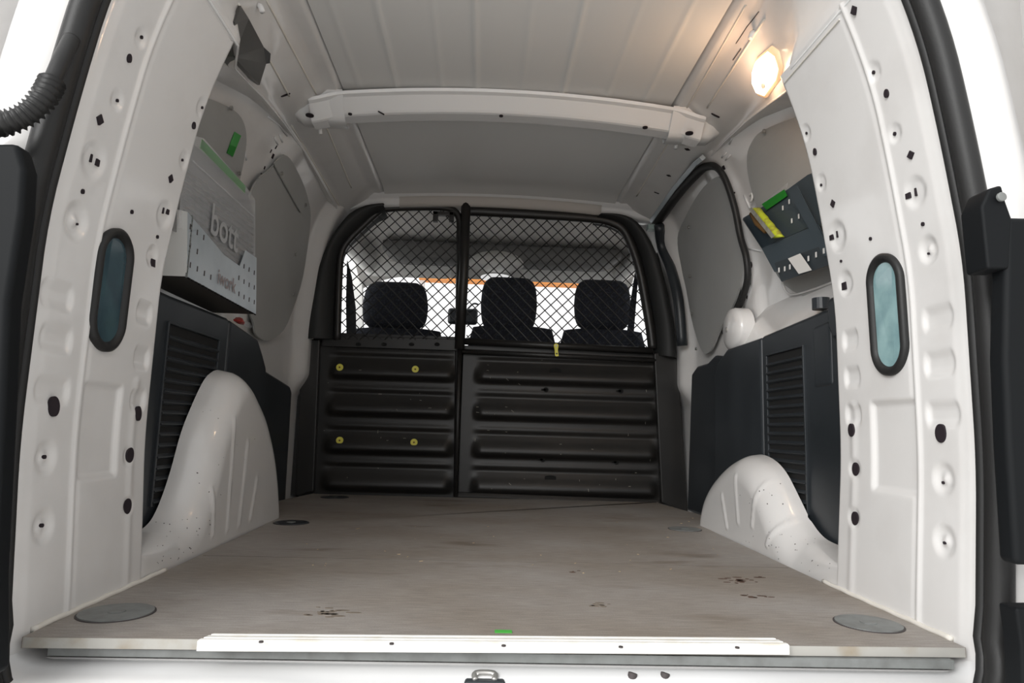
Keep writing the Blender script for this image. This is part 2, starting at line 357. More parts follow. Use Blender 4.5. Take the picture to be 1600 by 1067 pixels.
# outer side walls with the centre pillar pressed in
def inner(s):
    def h(y, z):
        v = outer(y, z)
        yc = 2.12 + .06*np.clip((z-.7)/.5, -1, 1)
        v = v - .016*np.exp(-(np.abs(y-yc)/.080)**4)*ss(.50, .62, z)
        v = v - .050*ss(2.70, 2.80, y)*ss(.38, .5, z)
        return v
    return h
IN = {s: inner(s) for s in (-1, 1)}
for s in (-1, 1):
    ys = np.arange(1.245, 2.96, .012); zs_ = np.arange(-.05, 1.32, .012); Yg, Zg = np.meshgrid(ys, zs_); H = IN[s](Yg, Zg); ny = len(ys)
    V = [(sx(s, h), y, z) for h, y, z in zip(H.ravel(), Yg.ravel(), Zg.ravel())]
    Fc = [(j*ny+i, j*ny+i+1, (j+1)*ny+i+1, (j+1)*ny+i) for j in range(len(zs_)-1) for i in range(ny-1)]
    mk('outer_skin', V, Fc, M['paint'], WALL[s], smooth=True); bvh(('in', s), V, Fc)
# roof rails (with the gusset above the rear pillar)
LIPP = {-1: [(359, 102), (404, 137), (448, 172), (477, 217), (506, 280), (531, 319)], 1: [(1225, 155), (1160, 183), (1122, 203), (1087, 228), (1050, 290), (1023, 338)]}
def railrows(s):
    yv = [.93, 1.0, 1.25, 1.42, 1.6, 1.8, 2.0, 2.25, 2.5, 2.8, 2.95]
    bh = [.555, .555, .555, .625, .665, .685, .695, .70, .70, .695, .69]
    bz = [1.015, 1.015, 1.015, 1.06, 1.125, 1.175, 1.205, 1.222, 1.212, 1.19, 1.18]
    rows = []
    for y in np.arange(.93, 2.95, .02):
        h = np.interp(y, yv, bh); z = np.interp(y, yv, bz)+(.012 if s > 0 else 0)
        top = [(.500, 1.292), (.512, 1.276), (.520, 1.272), (.545, 1.272), (.560, 1.262)]
        k = np.clip((y-1.25)/.3, 0, 1)
        midh = .575*(1-k)+(.60)*k
        low = [(.6*.57+.4*h, .6*1.255+.4*z), (.3*.565+.7*h+.008, .3*1.255+.7*z), (h-.004, z+.012), (h, z)]
        und = [(h+.012, z+.004), (h+.03*k+.004, z+.010), (h+.06*k+.006, z+.010), (.83, z+.004)]
        if y < 1.25: und = [(h+.002, z-.002), (h+.003, z-.003), (h+.004, z-.004), (.60, z-.02)]
        rows.append([(sx(s, a), y, b) for a, b in top+low+und])
    return rows
for s in (-1, 1):
    RW = railrows(s); g = G(); g.loft(RW); bvh(('rail', s), g.V, g.F)
    g = G(); g.loft([r[:9] for r in RW]); g.build('roof_rail', M['paint'], WALL[s], smooth=True)
    g = G(); g.loft([r[8:] for r in RW]); g.build('rail_underside', M['paint'], WALL[s], smooth=True)
    g = G(); g.tube([r[8] for r in RW], .0028, 8); g.build('lip_highlight', M['bright'], WALL[s], smooth=True)  # bead in brighter paint, the edge highlight of the lip put into the colour
    g = G(); P = [(sx(s, .5560), y, 1.0160) for y in np.arange(1.07, YEND[s], .02)]; g.tube(P, .0014, 6); g.build('joint_line', M['sealer'], WALL[s])
# roof skin
BEADX = [-.41, -.30, -.165, -.062, .075, .20, .335, .45]
xs = np.arange(-.50, .5001, .006); ys = np.arange(.93, 2.80, .03)
def roofz(lat, y): return 1.302-.020*(lat/.5)**2
Xg, Yg = np.meshgrid(xs, ys); Zr = roofz(Xg, Yg)
for i, b in enumerate(BEADX):
    Zr = Zr - .0035*np.exp(-((Xg+XC-b)/.007)**2)*(Yg < 1.93)*(1 if i % 2 else .5)
Zr = Zr - .012*ss(2.70, 2.78, Yg)
nx = len(xs); V = [(x+XC, y, z) for x, y, z in zip(Xg.ravel(), Yg.ravel(), Zr.ravel())]
Fc = [(j*nx+i, j*nx+i+1, (j+1)*nx+i+1, (j+1)*nx+i) for j in range(len(ys)-1) for i in range(nx-1)]
mk('roof_skin', V, Fc, M['roof'], ceil, smooth=True); bvh('roof', V, Fc)
# outer roof and sides so that no light leaks in
g = G(); g.box((sx(-1, .9), .92, 1.335), (sx(1, .9), 3.0, 1.35)); g.build('outer_roof', M['paint'], ceil)
for s in (-1, 1):
    g = G(); g.box((min(sx(s, .86), sx(s, .88)), 1.0, -.3), (max(sx(s, .86), sx(s, .88)), 3.0, 1.36)); g.build('outer_panel', M['paint'], WALL[s])
# cross bow
def bow(y, z, name, lat, m):
    pass
rows = []
for lat in np.linspace(-.60, .60, 61):
    c = -.030*(lat/.5)**2; e = ss(.50, .60, abs(lat))
    pr = [(1.900, 1.300), (1.905, 1.292), (1.918, 1.288), (1.920, 1.286), (1.950, 1.256), (1.956, 1.251), (1.964, 1.249), (2.010, 1.249), (2.016, 1.254), (2.018, 1.30)]
    rows.append([(XC+lat, y, z+c-(.012*e)) for y, z in pr])
g = G(); g.loft(rows); g.build('roof_bow', M['bright'], ceil, smooth=False, bevel=0); bvh('bow', g.V, g.F)
for s in (-1, 1):   # rounded end castings of the bow
    rows = []
    for t, lat in enumerate(np.linspace(.50, .665, 12)):
        k = math.sin(math.pi*min(t/8, 1)/2) if t < 8 else 1
        e = 1-ss(.63, .665, lat)
        rows.append([(sx(s, lat), y, z-.026) for y, z in [(1.90, 1.30), (1.908, 1.285), (1.93, 1.262+.015*(1-e)), (1.952, 1.242+.02*(1-e)), (1.962, 1.233+.02*(1-e)), (1.975, 1.231+.02*(1-e)), (2.02, 1.231+.02*(1-e)), (2.03, 1.24+.02*(1-e)), (2.035, 1.30)]])
    g = G(); g.loft(rows); g.build('bow_end', M['bright'], ceil, smooth=True)
for px, py, r in [(484, 180, .012), (547, 178, .006), (783, 181, .006), (1008, 199, .008), (1077, 208, .012)]:
    c = PZ(px, py, 1.203 if (px < 500 or px > 1050) else 1.247-.030*((PZ(px, py, 1.24)[0]-XC)/.5)**2)
    P, v = disc(c, (0, 0, -1), r, .0025, 20, up=(0, 1, 0)); G().prism(P, v).build('drilled_hole', M['hole'], ceil)
for a, b in [((564, 177), (573, 182)), ((591, 174), (600, 179))]:
    G().tube([PZ(*a, 1.230), PZ(*b, 1.230)], .0022, 6).build('slot', M['hole'], ceil)
# front header: steel rail with cloth-covered middle
rows = []
for lat in np.linspace(-.665, .665, 41):
    c = -.022*(lat/.5)**2
    rows.append([(XC+lat, y, z+c) for y, z in [(2.775, 1.300), (2.785, 1.288), (2.80, 1.284), (2.808, 1.275), (2.813, 1.262), (2.820, 1.254), (2.830, 1.250), (2.90, 1.256)]])
g = G(); g.loft(rows); g.build('front_header', M['bright'], ceil, smooth=True)
rows = []
for lat in np.linspace(-.44, .44, 31):
    c = -.022*(lat/.5)**2
    rows.append([(XC+lat, y, z+c) for y, z in [(2.795, 1.283), (2.805, 1.276), (2.808, 1.262), (2.816, 1.25), (2.826, 1.247), (2.90, 1.252)]])
g = G(); g.loft(rows); g.build('header_cloth', mat('header_cloth', (.50, .47, .44), .9), ceil, smooth=True)
# rail seams, holes and clips
for s in (-1, 1):
    for a in ([(416, 0), (494, 147)], [(372, 6), (452, 150)], [(510, 198), (549, 293)], [(455, 195), (535, 330)]) if s < 0 else ([(1165, 8), (1071, 172)], [(1195, 30), (1105, 168)], [(1046, 220), (995, 306)]):
        P = []
        for t in np.linspace(0, 1, 14):
            c, n = cast(a[0][0]*(1-t)+a[1][0]*t, a[0][1]*(1-t)+a[1][1]*t, ('rail', s), 'roof')
            if c is not None: P.append(c+n*.0005)
        if len(P) > 3: G().tube(P, .0028, 6).build('seam_bead', M['sealer'], WALL[s], smooth=True)
    for px, py, sh, r, sq, rot in ([(446, 148, 'o', .014, .25, 0)] if s < 0 else [(1118, 180, 'o', .014, .25, 0), (1074, 233, 'd', .010, .8, 0), (1045, 274, 'd', .009, .7, 0), (1026, 301, 'r', .010, .2, 0)]):
        c, n = cast(px, py, ('rail', s))
        if c is None: continue
        P, v = disc(c, n, r, .0025, 18, sq=sq, shape=sh); G().prism(P, v).build('drilled_hole', M['hole'], WALL[s])
    for px, py in ([(403, 8), (500, 199)] if s < 0 else [(1179, 50), (1057, 222)]):
        c, n = cast(px, py, ('rail', s), 'roof')
        if c is None: continue
        G().tube([c, c+n*.006, c+n*.012+np.array([0, -.001, -.012])], .0065, 10).build('rail_clip', M['bright'], WALL[s], smooth=True)
# dark plate painted as the shade of the left hollow, between pillar and rail
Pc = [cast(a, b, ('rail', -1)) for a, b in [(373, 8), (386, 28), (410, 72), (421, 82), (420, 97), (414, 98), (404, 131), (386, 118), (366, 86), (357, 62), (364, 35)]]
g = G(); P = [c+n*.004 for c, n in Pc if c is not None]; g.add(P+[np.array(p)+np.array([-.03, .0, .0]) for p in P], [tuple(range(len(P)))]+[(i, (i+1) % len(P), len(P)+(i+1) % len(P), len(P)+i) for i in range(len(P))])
g.build('cavity_shade_plate', mat('cavity_shadowed_metal', (.03, .029, .028), .35, metal=.3), wl)
# scratches on rail at the right
for a, b in [((1150, 68), (1167, 42)), ((1167, 42), (1186, 18)), ((1145, 94), (1158, 76))]:
    c, n = cast(*a, ('rail', 1)); d, _ = cast(*b, ('rail', 1))
    if c is not None and d is not None: G().tube([c, d], .0013, 5).build('sealant_scrape', M['ink'], wr)

# ---------------------------------------------------------------- wheel arches
ARCH = {-1: [(222, 830), (240, 812), (255, 780), (270, 735), (285, 680), (300, 640), (320, 597), (333, 582), (345, 578), (356, 586), (368, 604), (385, 640), (398, 690), (405, 740), (408, 790)],
        1: [(1310, 853), (1285, 840), (1265, 815), (1250, 785), (1230, 745), (1217, 727), (1205, 717), (1192, 711), (1180, 711), (1160, 723), (1140, 745), (1127, 770), (1120, 800)]}
GRV = {-1: [((363, 654), (351, 827)), ((385, 690), (371, 819)), ((400, 748), (389, 811)), ((329, 764), (327, 835))],
       1: [((1129, 773), (1137, 824)), ((1150, 743), (1155, 816)), ((1184, 751), (1178, 822)), ((1217, 799), (1202, 852))]}
def seg_d(y, z, a, b):
    ay, az = a; by, bz = b; L = (by-ay)**2+(bz-az)**2; t = np.clip(((y-ay)*(by-ay)+(z-az)*(bz-az))/L, 0, 1)
    return np.hypot(y-(ay+t*(by-ay)), z-(az+t*(bz-az)))
for s in (-1, 1):
    P = [PX(a, b, s, .725) for a, b in ARCH[s]]; P = [(p[1], p[2]) for p in P]
    C = catmull([np.array(p) for p in P], 5); C.append(np.array([P[-1][0]+.012, -.02]))
    C = [np.array([1.238, .052])]+[np.array([1.34, .053])]+C
    cy = np.array([c[0] for c in C]); cz = np.array([c[1] for c in C])
    gv = [(PX(*a, s, .652), PX(*b, s, .652)) for a, b in GRV[s]]
    cum = np.concatenate([[0], np.cumsum(np.hypot(np.diff(cy), np.diff(cz)))]); N = 150; u = np.linspace(0, cum[-1], N)
    oy = np.interp(u, cum, cy); oz = np.interp(u, cum, cz)
    NV = 70; base_y = np.linspace(1.238, cy[-1]-.02, N); base_y = .5*base_y+.5*np.minimum(oy, cy[-1]-.0)
    V = []
    for j in range(NV):
        k = j/(NV-1)
        for i in range(N):
            y = base_y[i]*(1-k)+oy[i]*k; z = -.03*(1-k)+oz[i]*k
            V.append([y, z])
    V = np.array(V); dist = np.full(len(V), 9.)
    for i in range(len(cy)-1): dist = np.minimum(dist, seg_d(V[:, 0], V[:, 1], (cy[i], cz[i]), (cy[i+1], cz[i+1])))
    flat = np.interp(V[:, 0], [1.25, 1.33, 1.50], [.012, .03, .075])
    h = .730-(.730-np.interp(V[:, 0], [1.238, 1.26, 1.9], [.643, .640, .650]))*np.sqrt(1-(1-np.clip(dist/flat, 0, 1))**2)
    for a, b in gv:
        d = seg_d(V[:, 0], V[:, 1], (a[1], a[2]), (b[1], b[2])); h = h-.0045*np.exp(-(d/.0050)**2)
    VV = [(sx(s, hh), y, z) for hh, (y, z) in zip(h, V)]
    Fc = [(j*N+i, j*N+i+1, (j+1)*N+i+1, (j+1)*N+i) for j in range(NV-1) for i in range(N-1)]
    mk('wheel_arch', VV, Fc, M['paint'], WALL[s], smooth=True); bvh(('arch', s), VV, Fc)
    # closed end of the arch behind
    ye = cy[-1]
    # paint chips
    g = G()
    rng = random.Random(7+s)
    for _ in range(46):
        if s < 0: px, py = (rng.uniform(235, 330), rng.uniform(800, 880)) if rng.random() < .7 else (rng.uniform(300, 400), rng.uniform(640, 800))
        else: px, py = (rng.uniform(1200, 1300), rng.uniform(820, 900)) if rng.random() < .5 else (rng.uniform(1150, 1225), rng.uniform(745, 860))
        c, n = cast(px, py, ('arch', s))
        if c is None or c[2] < .004: continue
        Pq, v = disc(c, n, rng.uniform(.0005, .0015), .0006, 6, sq=rng.uniform(.4, 1.6), rot=rng.uniform(0, 3)); g.prism(Pq, v)
    g.build('paint_chips', M['ink'], WALL[s])['kind'] = 'stuff'
    # seam sealer along the floor
    g = G(); g.tube([(sx(s, np.interp(y, [.93, 1.25, 1.9], [.632, .633, .648])), y, .002+.0006*math.sin(y*90)) for y in np.arange(.95+DY[s], 1.33+DY[s], .01)], .0042, 8); g.build('seam_sealer', M['sealer'], WALL[s], smooth=True)
# floor and sill of the body
fl = empty('floor', (XC, .9, -.05), 'white painted loading sill and steel floor of the van', kind='structure')
g = G(); g.box((sx(-1, .86), .95, -.07), (sx(1, .86), 3.0, -.032)); g.build('steel_floor', M['paint'], fl)
rows = []
for lat in np.linspace(-.66, .66, 89):
    k = ss(.22, .36, abs(lat-.02)); top = -.040-.0*k
    e = max(0, (abs(lat)-.60)/.06)**2*.04
    pr = [(.985, -.034), (.935, -.034-.001*(1-k)), (.925, -.036-.004*(1-k)), (.905, -.0375-.008*(1-k)), (.880, -.0395-.009*(1-k)), (.872, -.043-.008*(1-k)), (.862, -.046-.006*(1-k)), (.83, -.049-.006*(1-k)), (.80, -.056), (.78, -.075), (.775, -.12)]
    rows.append([(XC+lat, y, z+e) for y, z in pr])
g = G(); g.loft(rows); g.build('loading_sill', M['bright'], fl, smooth=True)
for px, py, r in [(236, 1053, .008), (180, 1052, .0012), (1318, 1062, .009)]:
    c = PZ(px, py, -.044); P, v = disc(c, (0, 0, 1), r, .003, 18, up=(0, 1, 0), sq=1.3); G().prism(P, v).build('drilled_hole', M['hole'], fl)
g = G(); g.prism([(sx(-1, .72), .87, z) for z in (-.3,)]+[(sx(-1, .72), .87, -.12), (sx(1, .72), .87, -.12), (sx(1, .72), .87, -.3)], (0, .05, 0)); g.build('rear_apron', M['paint'], fl)
# latch striker + bolts on the sill
t = empty('door_striker', tuple(PZ(755, 1062, -.05)), 'black square lock striker in the middle of the loading sill', 'striker')
c = PZ(757, 1066, -.052); g = G(); g.box((c[0]-.027, c[1]-.03, -.060), (c[0]+.027, c[1]+.000, -.041)); g.build('striker_plate', M['plastic'], t, bevel=.004)
g = G(); g.tube(catmull([(c[0]-.012, c[1]-.022, -.042), (c[0]-.012, c[1]-.012, -.037), (c[0]+.012, c[1]-.012, -.037), (c[0]+.012, c[1]-.022, -.042)], 5), .004, 8); g.build('striker_loop', M['screw'], t, smooth=True)
for px, lab in ((986, 'dark bolt on the loading sill, left one of the pair right of the striker'), (1037, 'dark bolt on the loading sill, right one of the pair right of the striker')):
    c = PZ(px, 1066, -.046); P, v = disc(c, (.25, .15, 1), .0062, .012, 12, up=(0, 1, 0))
    g = G(); g.prism(P, np.array(v)*1.2); P, v = disc(np.array(c), (.25, .15, 1), .0075, .003, 6, up=(0, 1, 0)); g.prism(P, np.array(v)*1.5)
    tag(g.build('sill_bolt', M['ink'], None, bevel=.001), lab, 'bolt', 'bolts on the loading sill')

# ================================================================== PLYWOOD FLOOR
FP = [(30, 998), (1502, 1013)]
fb = empty('plywood_floor', (XC, .93, 0), 'worn grey-brown plywood load floor covering the van bed', 'floor board')
outline = [(sx(-1, .628), .925), (sx(1, .630), .945), (sx(1, .632), 1.3), (sx(1, .648), 2.03), tuple(PZ(1100, 806)[:2]), tuple(PZ(1022, 784)[:2])]
outline += [(sx(1, .70), 2.84), (sx(-1, .70), 2.84), tuple(PZ(489, 771)[:2]), tuple(PZ(432, 783)[:2]), tuple(PZ(407, 800)[:2]), (sx(-1, .646), 1.95), (sx(-1, .631), 1.25)]
g = G(); g.prism([(x, y, 0) for x, y in outline], (0, 0, -.0135)); g.build('top_board', M['ply'], fb)
g = G(); g.box((sx(-1, .60), .935, -.0135-.012), (sx(1, .605), .975, -.014)); g.build('lower_board', M['cap'], fb)
g = G(); g.box((sx(-1, .626), .9238, -.0128), (sx(1, .628), .9262, -.0003)); 
g.V = [(x, y+(.020*(x-sx(-1, .626))/1.254), z) for x, y, z in g.V]; g.build('front_edge', M['plyedge'], fb)
yj = PZ(800, 878)[1]
g = G(); g.box((sx(-1, .628), yj-.0009, -.001), (sx(1, .630), yj+.0009, .0004)); g.build('board_joint', mat('joint_line', (.15, .13, .11), .8), fb)
# chipped patches near the right
rng = random.Random(3)
for cx_, cy_, sxp, syp, nn, mm in [(1158, 907, 26, 4, 22, 'brown'), (1175, 932, 26, 3, 10, 'brown'), (515, 957, 26, 6, 26, 'stain'), (935, 945, 14, 5, 12, 'stain'), (900, 893, 5, 2, 3, 'brown')]:
    g = G()
    for _ in range(nn):
        c = PZ(rng.gauss(cx_, sxp*.6), rng.gauss(cy_, syp*.6)); P, v = disc(c, (0, 0, 1), rng.uniform(.0012, .0045), .0005, 7, up=(0, 1, 0), sq=rng.uniform(.8, 3)); g.prism(P, v)
    o = g.build('chipped_spots', mat('chip_'+mm, (.09, .05, .035) if mm == 'brown' else (.17, .14, .11), .8), fb); o['kind'] = 'stuff'
g = G()
for _ in range(40):
    c = PZ(rng.uniform(420, 1150), rng.uniform(800, 900)); a = rng.uniform(0, 3.1); L = rng.uniform(.002, .008)
    g.tube([c+np.array([0, 0, .0006]), c+np.array([L*math.cos(a), L*math.sin(a), .0006])], .0006, 4)
g.build('wood_splinters', mat('pale_splinter', (.55, .42, .26), .7), fb)['kind'] = 'stuff'
# round caps
CAPS = [(182, 958, .052, 'large grey round cap set in the floor, front left corner', True), (1357, 975, .050, 'large grey round cap set in the floor, front right corner', True),
        (455, 817, .050, 'dark round cap in the floor beside the left wheel arch', True), (1070, 827, .050, 'faint grey round cap in the floor beside the right wheel arch', True),
        (523, 777, .055, 'dark round cap in the floor before the left partition panel', True)]
for px, py, r, lab, q in CAPS:
    c = PZ(px, py); t = empty('floor_cap', tuple(c), lab, 'cap', 'round caps in the plywood floor')
    P, v = disc(c, (0, 0, 1), r, .0010, 48, up=(0, 1, 0)); G().prism(P, v).build('joint_gap', M['ink'], t)
    P, v = disc(c, (0, 0, 1), r-.0025, .0024, 48, up=(0, 1, 0)); G().prism(P, v).build('cap_disc', M['cap'] if px not in (455, 523) else M['plastic'], t)
    P, v = disc(c, (0, 0, 1), .012, .0034, 20, up=(0, 1, 0)); G().prism(P, v).build('finger_hub', M['cap'], t)
# green tape on the floor
a = PZ(773, 987); tag(G().box((a[0], a[1]-.006, .0002), (a[0]+.024, a[1]+.006, .0012)).build('green_tape_patch', mat('bright_green', (.07, .42, .06), .5), None), 'small bright green tape patch on the plywood near the strip', 'tape')
# threshold strip
y1 = .956; ts = empty('threshold_strip', (XC, .93, 0), 'white ribbed aluminium edge strip on the front of the plywood', 'edge strip')
xa, xb = -.362, .415
g = G(); pr = [(.908, -.0085), (.908, .0035), (.911, .0048)]
yy = .911
while yy < .928: pr += [(yy, .0048), (yy+.004, .0050), (yy+.005, .0038), (yy+.0078, .0038), (yy+.0088, .0050)]; yy += .0135
pr += [(.938, .0046), (.940, .0008), (.912, .0008), (.912, -.0085)]
def sk(x, y): return y+.022*(x-xa)/(xb-xa)
inset = lambda y: max(0, (y-.905))*.30
g.loft([[(xa+inset(y), sk(xa, y), z) for y, z in pr], [(xb-inset(y), sk(xb, y), z) for y, z in pr]], caps=False)
n = len(pr); g.F += [tuple(range(n))[::-1], tuple(range(n, 2*n))]
g.build('ribbed_profile', M['alu'], ts)
for px, py in [(408, 1000), (787, 1006), (1152, 1009), (612, 1003), (970, 1008)]:
    c = PZ(px, py+3, .0055); P, v = disc(c, (0, 0, 1), .0030, .0012, 12, up=(0, 1, 0)); G().prism(P, v).build('screw', M['ink'], ts)

# ================================================================== SIDE TRIMS
TR = {}
for s in (-1, 1):
    H = .74
    q = lambda a, b: PX(a, b, s, H)[1:]
    if s < 0:
        ztop = .553; ys_ = 1.82; yc = 2.087; yf = 2.62; zlow = .425; lab = 'black plastic louvred trim panel behind the left wheel arch, full height'
    else:
        ztop = .583; ys_ = 1.868; yc = 2.17; yf = 2.62; zlow = .40; lab = 'black plastic louvred trim panel beside the right wheel arch'
    t = empty('side_trim_panel', (sx(s, H), 1.6, 0), lab, 'trim panel', 'black side trim panels')
    def pris(poly, name, m=M['plastic'], d=.085, bev=.012, hh=H, par=t):
        g = G(); g.prism([(sx(s, hh), a, b) for a, b in poly], (s*d, 0, 0)); return g.build(name, m, par, bevel=bev)
    zt2 = ztop-.02 if s > 0 else ztop
    pris([(1.20, -.02), (ys_-.002, -.02), (ys_-.002, zt2+.006), (1.48, ztop), (1.20, ztop+.004)], 'rear_panel')
    pris([(ys_+.002, -.02), (yc+.10, -.02), (yc+.07, zlow+.03) if s < 0 else (yc+.09, zlow+.08), (yc+.02 if s < 0 else yc+.06, ztop-.055), (yc-.03, ztop-.018), (ys_+.002, zt2+.004)], 'forward_panel')
    if s < 0: pris([(yc+.09, -.02), (yf+.02, -.02), (yf, zlow-.02), (yf-.03, zlow), (yc+.09, zlow+.045)], 'low_panel', hh=.785, d=.04)
    else: pris([(yc+.09, -.02), (yf+.12, -.02), (yf+.05, .53), (yf-.02, .555), (2.48, .555), (2.40, .575), (2.30, .560), (2.25, .52), (yc+.09, .49)], 'door_panel', hh=.79, d=.04)
    # louvres
    y0, y1_ = (1.470, 1.745) if s < 0 else (1.612, 1.818)
    z = .478 if s < 0 else .497; k = 0; slope = -.02
    g2 = G(); g2.box((min(sx(s, H-.0012), sx(s, H+.01)), y0, .10), (max(sx(s, H-.0012), sx(s, H+.01)), y1_, z+.01)); g2.build('louvre_gap_shade', M['slot'], t)  # dark plate on the panel face, painted as the shade between louvres
    while z > .12:
        g = G(); g.add([(sx(s, H-.0025), y0-.002, z-.012), (sx(s, H-.0025), y1_+.002, z-.012), (sx(s, H-.009), y1_+.002, z-.018), (sx(s, H-.009), y0-.002, z-.018), (sx(s, H), y0, z-.0235), (sx(s, H), y1_, z-.0235),(sx(s, H), y0, z-.010), (sx(s, H), y1_, z-.010)],
                    [(0, 1, 2, 3), (3, 2, 5, 4), (0, 3, 4, 6), (1, 7, 5, 2), (6, 7, 1, 0)])
        g.build('louvre', M['plastic'], t, bevel=.001); z -= .0235; k += 1
    fr = G(); zt = .49 if s < 0 else .507
    for a, b in (((y0-.007, .10), (y0-.001, zt)), ((y1_+.001, .10), (y1_+.007, zt)), ((y0-.007, zt-.001), (y1_+.007, zt+.004))):
        fr.box((min(sx(s, H-.006), sx(s, H+.004)), a[0], a[1]), (max(sx(s, H-.006), sx(s, H+.004)), b[0], b[1]))
    fr.build('louvre_frame', M['plastic'], t, bevel=.0015)
    # ledge behind the top edge
    g = G(); rows = [[(sx(s, .742), y, (ztop-.006)), (sx(s, .76), y, ztop+.006), (sx(s, .83), y, ztop+.012)] for y in (1.20, 1.5, ys_)]
    if s > 0:
        pris([(1.20, .50), (1.455, .50), (1.475, ztop-.05), (1.475, ztop+.018), (1.20, ztop+.02)], 'raised_border', d=.05, hh=H-.012)
        pris([(1.475, .40), (1.56, .40), (1.56, ztop-.035), (1.475, ztop-.03)], 'flat_pocket', d=.02, hh=H-.004)
        c = PX(1283, 484, 1, H+.01); P, v = disc((c[0], c[1], ztop+.02), (0, 0, 1), .02, .012, 20, up=(0, 1, 0)); G().prism(P, v*1.5).build('round_stud', M['plastic'], t)
    TR[s] = t
# red and clear wrapped bits on the left trim ledge
for i, (px, py, r, mm, lab) in enumerate([(374, 497, .014, 'red', 'small red wrapped packet on the left trim ledge below the box'), (386, 505, .013, 'clear', 'crumpled clear plastic wrap on the left trim ledge below the box')]):
    c = PX(px, py, -1, .765); g = G(); rows = []
    for k in range(7):
        a = k/6; rr = r*(math.sin(math.pi*min(max(a, .08), .92)))**.5
        rows.append([(c[0]+rr*math.cos(b)*.8*(1+.25*math.sin(3*b+k)), c[1]-.03+.06*a, .566+rr*.6+rr*.6*math.sin(b)*(1+.2*math.cos(2*b+k))) for b in np.linspace(0, 2*math.pi, 13)[:-1]])
    g.loft(rows, closed=True, caps=True); tag(g.build('wrapped_packet', M[mm], None), lab, 'packet')
# white shelf above the right trim and rounded cover
g = G(); rows = []
for y in np.arange(1.25, 2.2, .04): rows.append([(sx(1, .745), y, .575-.03*ss(1.5, 2.1, y)), (sx(1, .775), y, .60-.03*ss(1.5, 2.1, y)), (sx(1, .80), y, .63), (sx(1, .835), y, .70)])
g.loft(rows); g.build('sloping_ledge', M['paint'], wr, smooth=True)
c = PX(1150, 515, 1, .775); rc = empty('belt_reel_cover', tuple(c), 'white rounded cover with a centre screw, above the right trim panel', 'cover')
g = G(); rings = []
for k, (rr, dd) in enumerate([(.062, .03), (.062, -.008), (.058, -.018), (.042, -.026), (.0, -.028)]):
    rings.append([(c[0]+dd, c[1]+rr*1.35*math.cos(a)*(1 if math.cos(a) < 0 else .9), c[2]+rr*1.15*math.sin(a)) for a in np.linspace(0, 2*math.pi, 33)[:-1]])
g.loft(rings, closed=True); g.build('cover_shell', M['sealer'] if False else M['paint'], rc, smooth=True)
P, v = disc((c[0]-.029, c[1]+.01, c[2]), (-1, 0, 0), .008, .002, 14); G().prism(P, v).build('screw', M['screw'], rc)

# ================================================================== BLANKING BOARDS
def pix_poly(pts, fn, off, k=4, sm=True):
    P = [surf(a, b, fn, off) for a, b in pts]; P = [(p[1], p[2]) for p in P]
    return [tuple(c) for c in catmull([np.array(p) for p in P], k, closed=True)] if sm else P
def screws(s, pts, par, off=.016):
    for px, py in pts:
        c = surf(px, py, IN0, off); P, v = disc(c, (-s, 0, 0), .006, .004, 12); G().prism(P, v).build('screw', M['screw'], par)
IN0 = outer
t = empty('blanking_board', tuple(surf(440, 400, outer, .01)), 'large grey hardboard panel on the left wall beyond the metal box', 'board', 'grey blanking boards')
poly = pix_poly([(395, 500), (402, 525), (424, 531), (450, 504), (474, 430), (485, 350), (480, 305), (462, 262), (444, 242), (425, 262), (400, 285), (385, 330), (375, 400), (380, 460)], outer, .026)
sheet(poly, -1, outer, .026, .006, M['board'], 'board_sheet', t)
poly = pix_poly([(428, 255), (444, 242), (477, 318), (470, 332)], outer, .034, sm=False); sheet(poly, -1, outer, .034, .004, M['board'], 'lapped_strip', t)
screws(-1, [(440, 271), (477, 320), (462, 398), (459, 460)], t, .036)
t = empty('blanking_board', tuple(surf(340, 210, outer, .01)), 'grey rounded blanking panel high on the left wall above the clear box', 'board', 'grey blanking boards')
poly = pix_poly([(250, 150), (300, 147), (340, 160), (368, 175), (381, 195), (384, 225), (378, 262), (366, 300), (330, 330), (250, 330), (220, 240)], outer, .008)
sheet(poly, -1, outer, .010, .006, M['board'], 'board_sheet', t); screws(-1, [(361, 169), (374, 271)], t, .018)
t = empty('blanking_board', tuple(surf(1100, 400, outer, .01)), 'large grey hardboard panel in the right sliding door', 'board', 'grey blanking boards')
poly = pix_poly([(1060, 372), (1072, 340), (1095, 300), (1118, 278), (1130, 282), (1145, 320), (1158, 372), (1163, 420), (1150, 470), (1128, 512), (1112, 548), (1098, 548), (1085, 510), (1075, 460), (1064, 410)], outer, .018)
sheet(poly, 1, outer, .022, .006, M['board'], 'board_sheet', t); screws(1, [(1076, 355), (1078, 432), (1081, 490), (1088, 545)], t, .03)
t = empty('blanking_board', tuple(surf(1240, 230, outer, .01)), 'grey rounded blanking panel high on the right wall above the rack', 'board', 'grey blanking boards')
poly = pix_poly([(1330, 160), (1240, 185), (1195, 203), (1178, 218), (1168, 245), (1172, 285), (1185, 330), (1200, 400), (1240, 455), (1330, 450)], outer, .008)
sheet(poly, 1, outer, .010, .006, M['board'], 'board_sheet', t); screws(1, [(1194, 205)], t, .018)
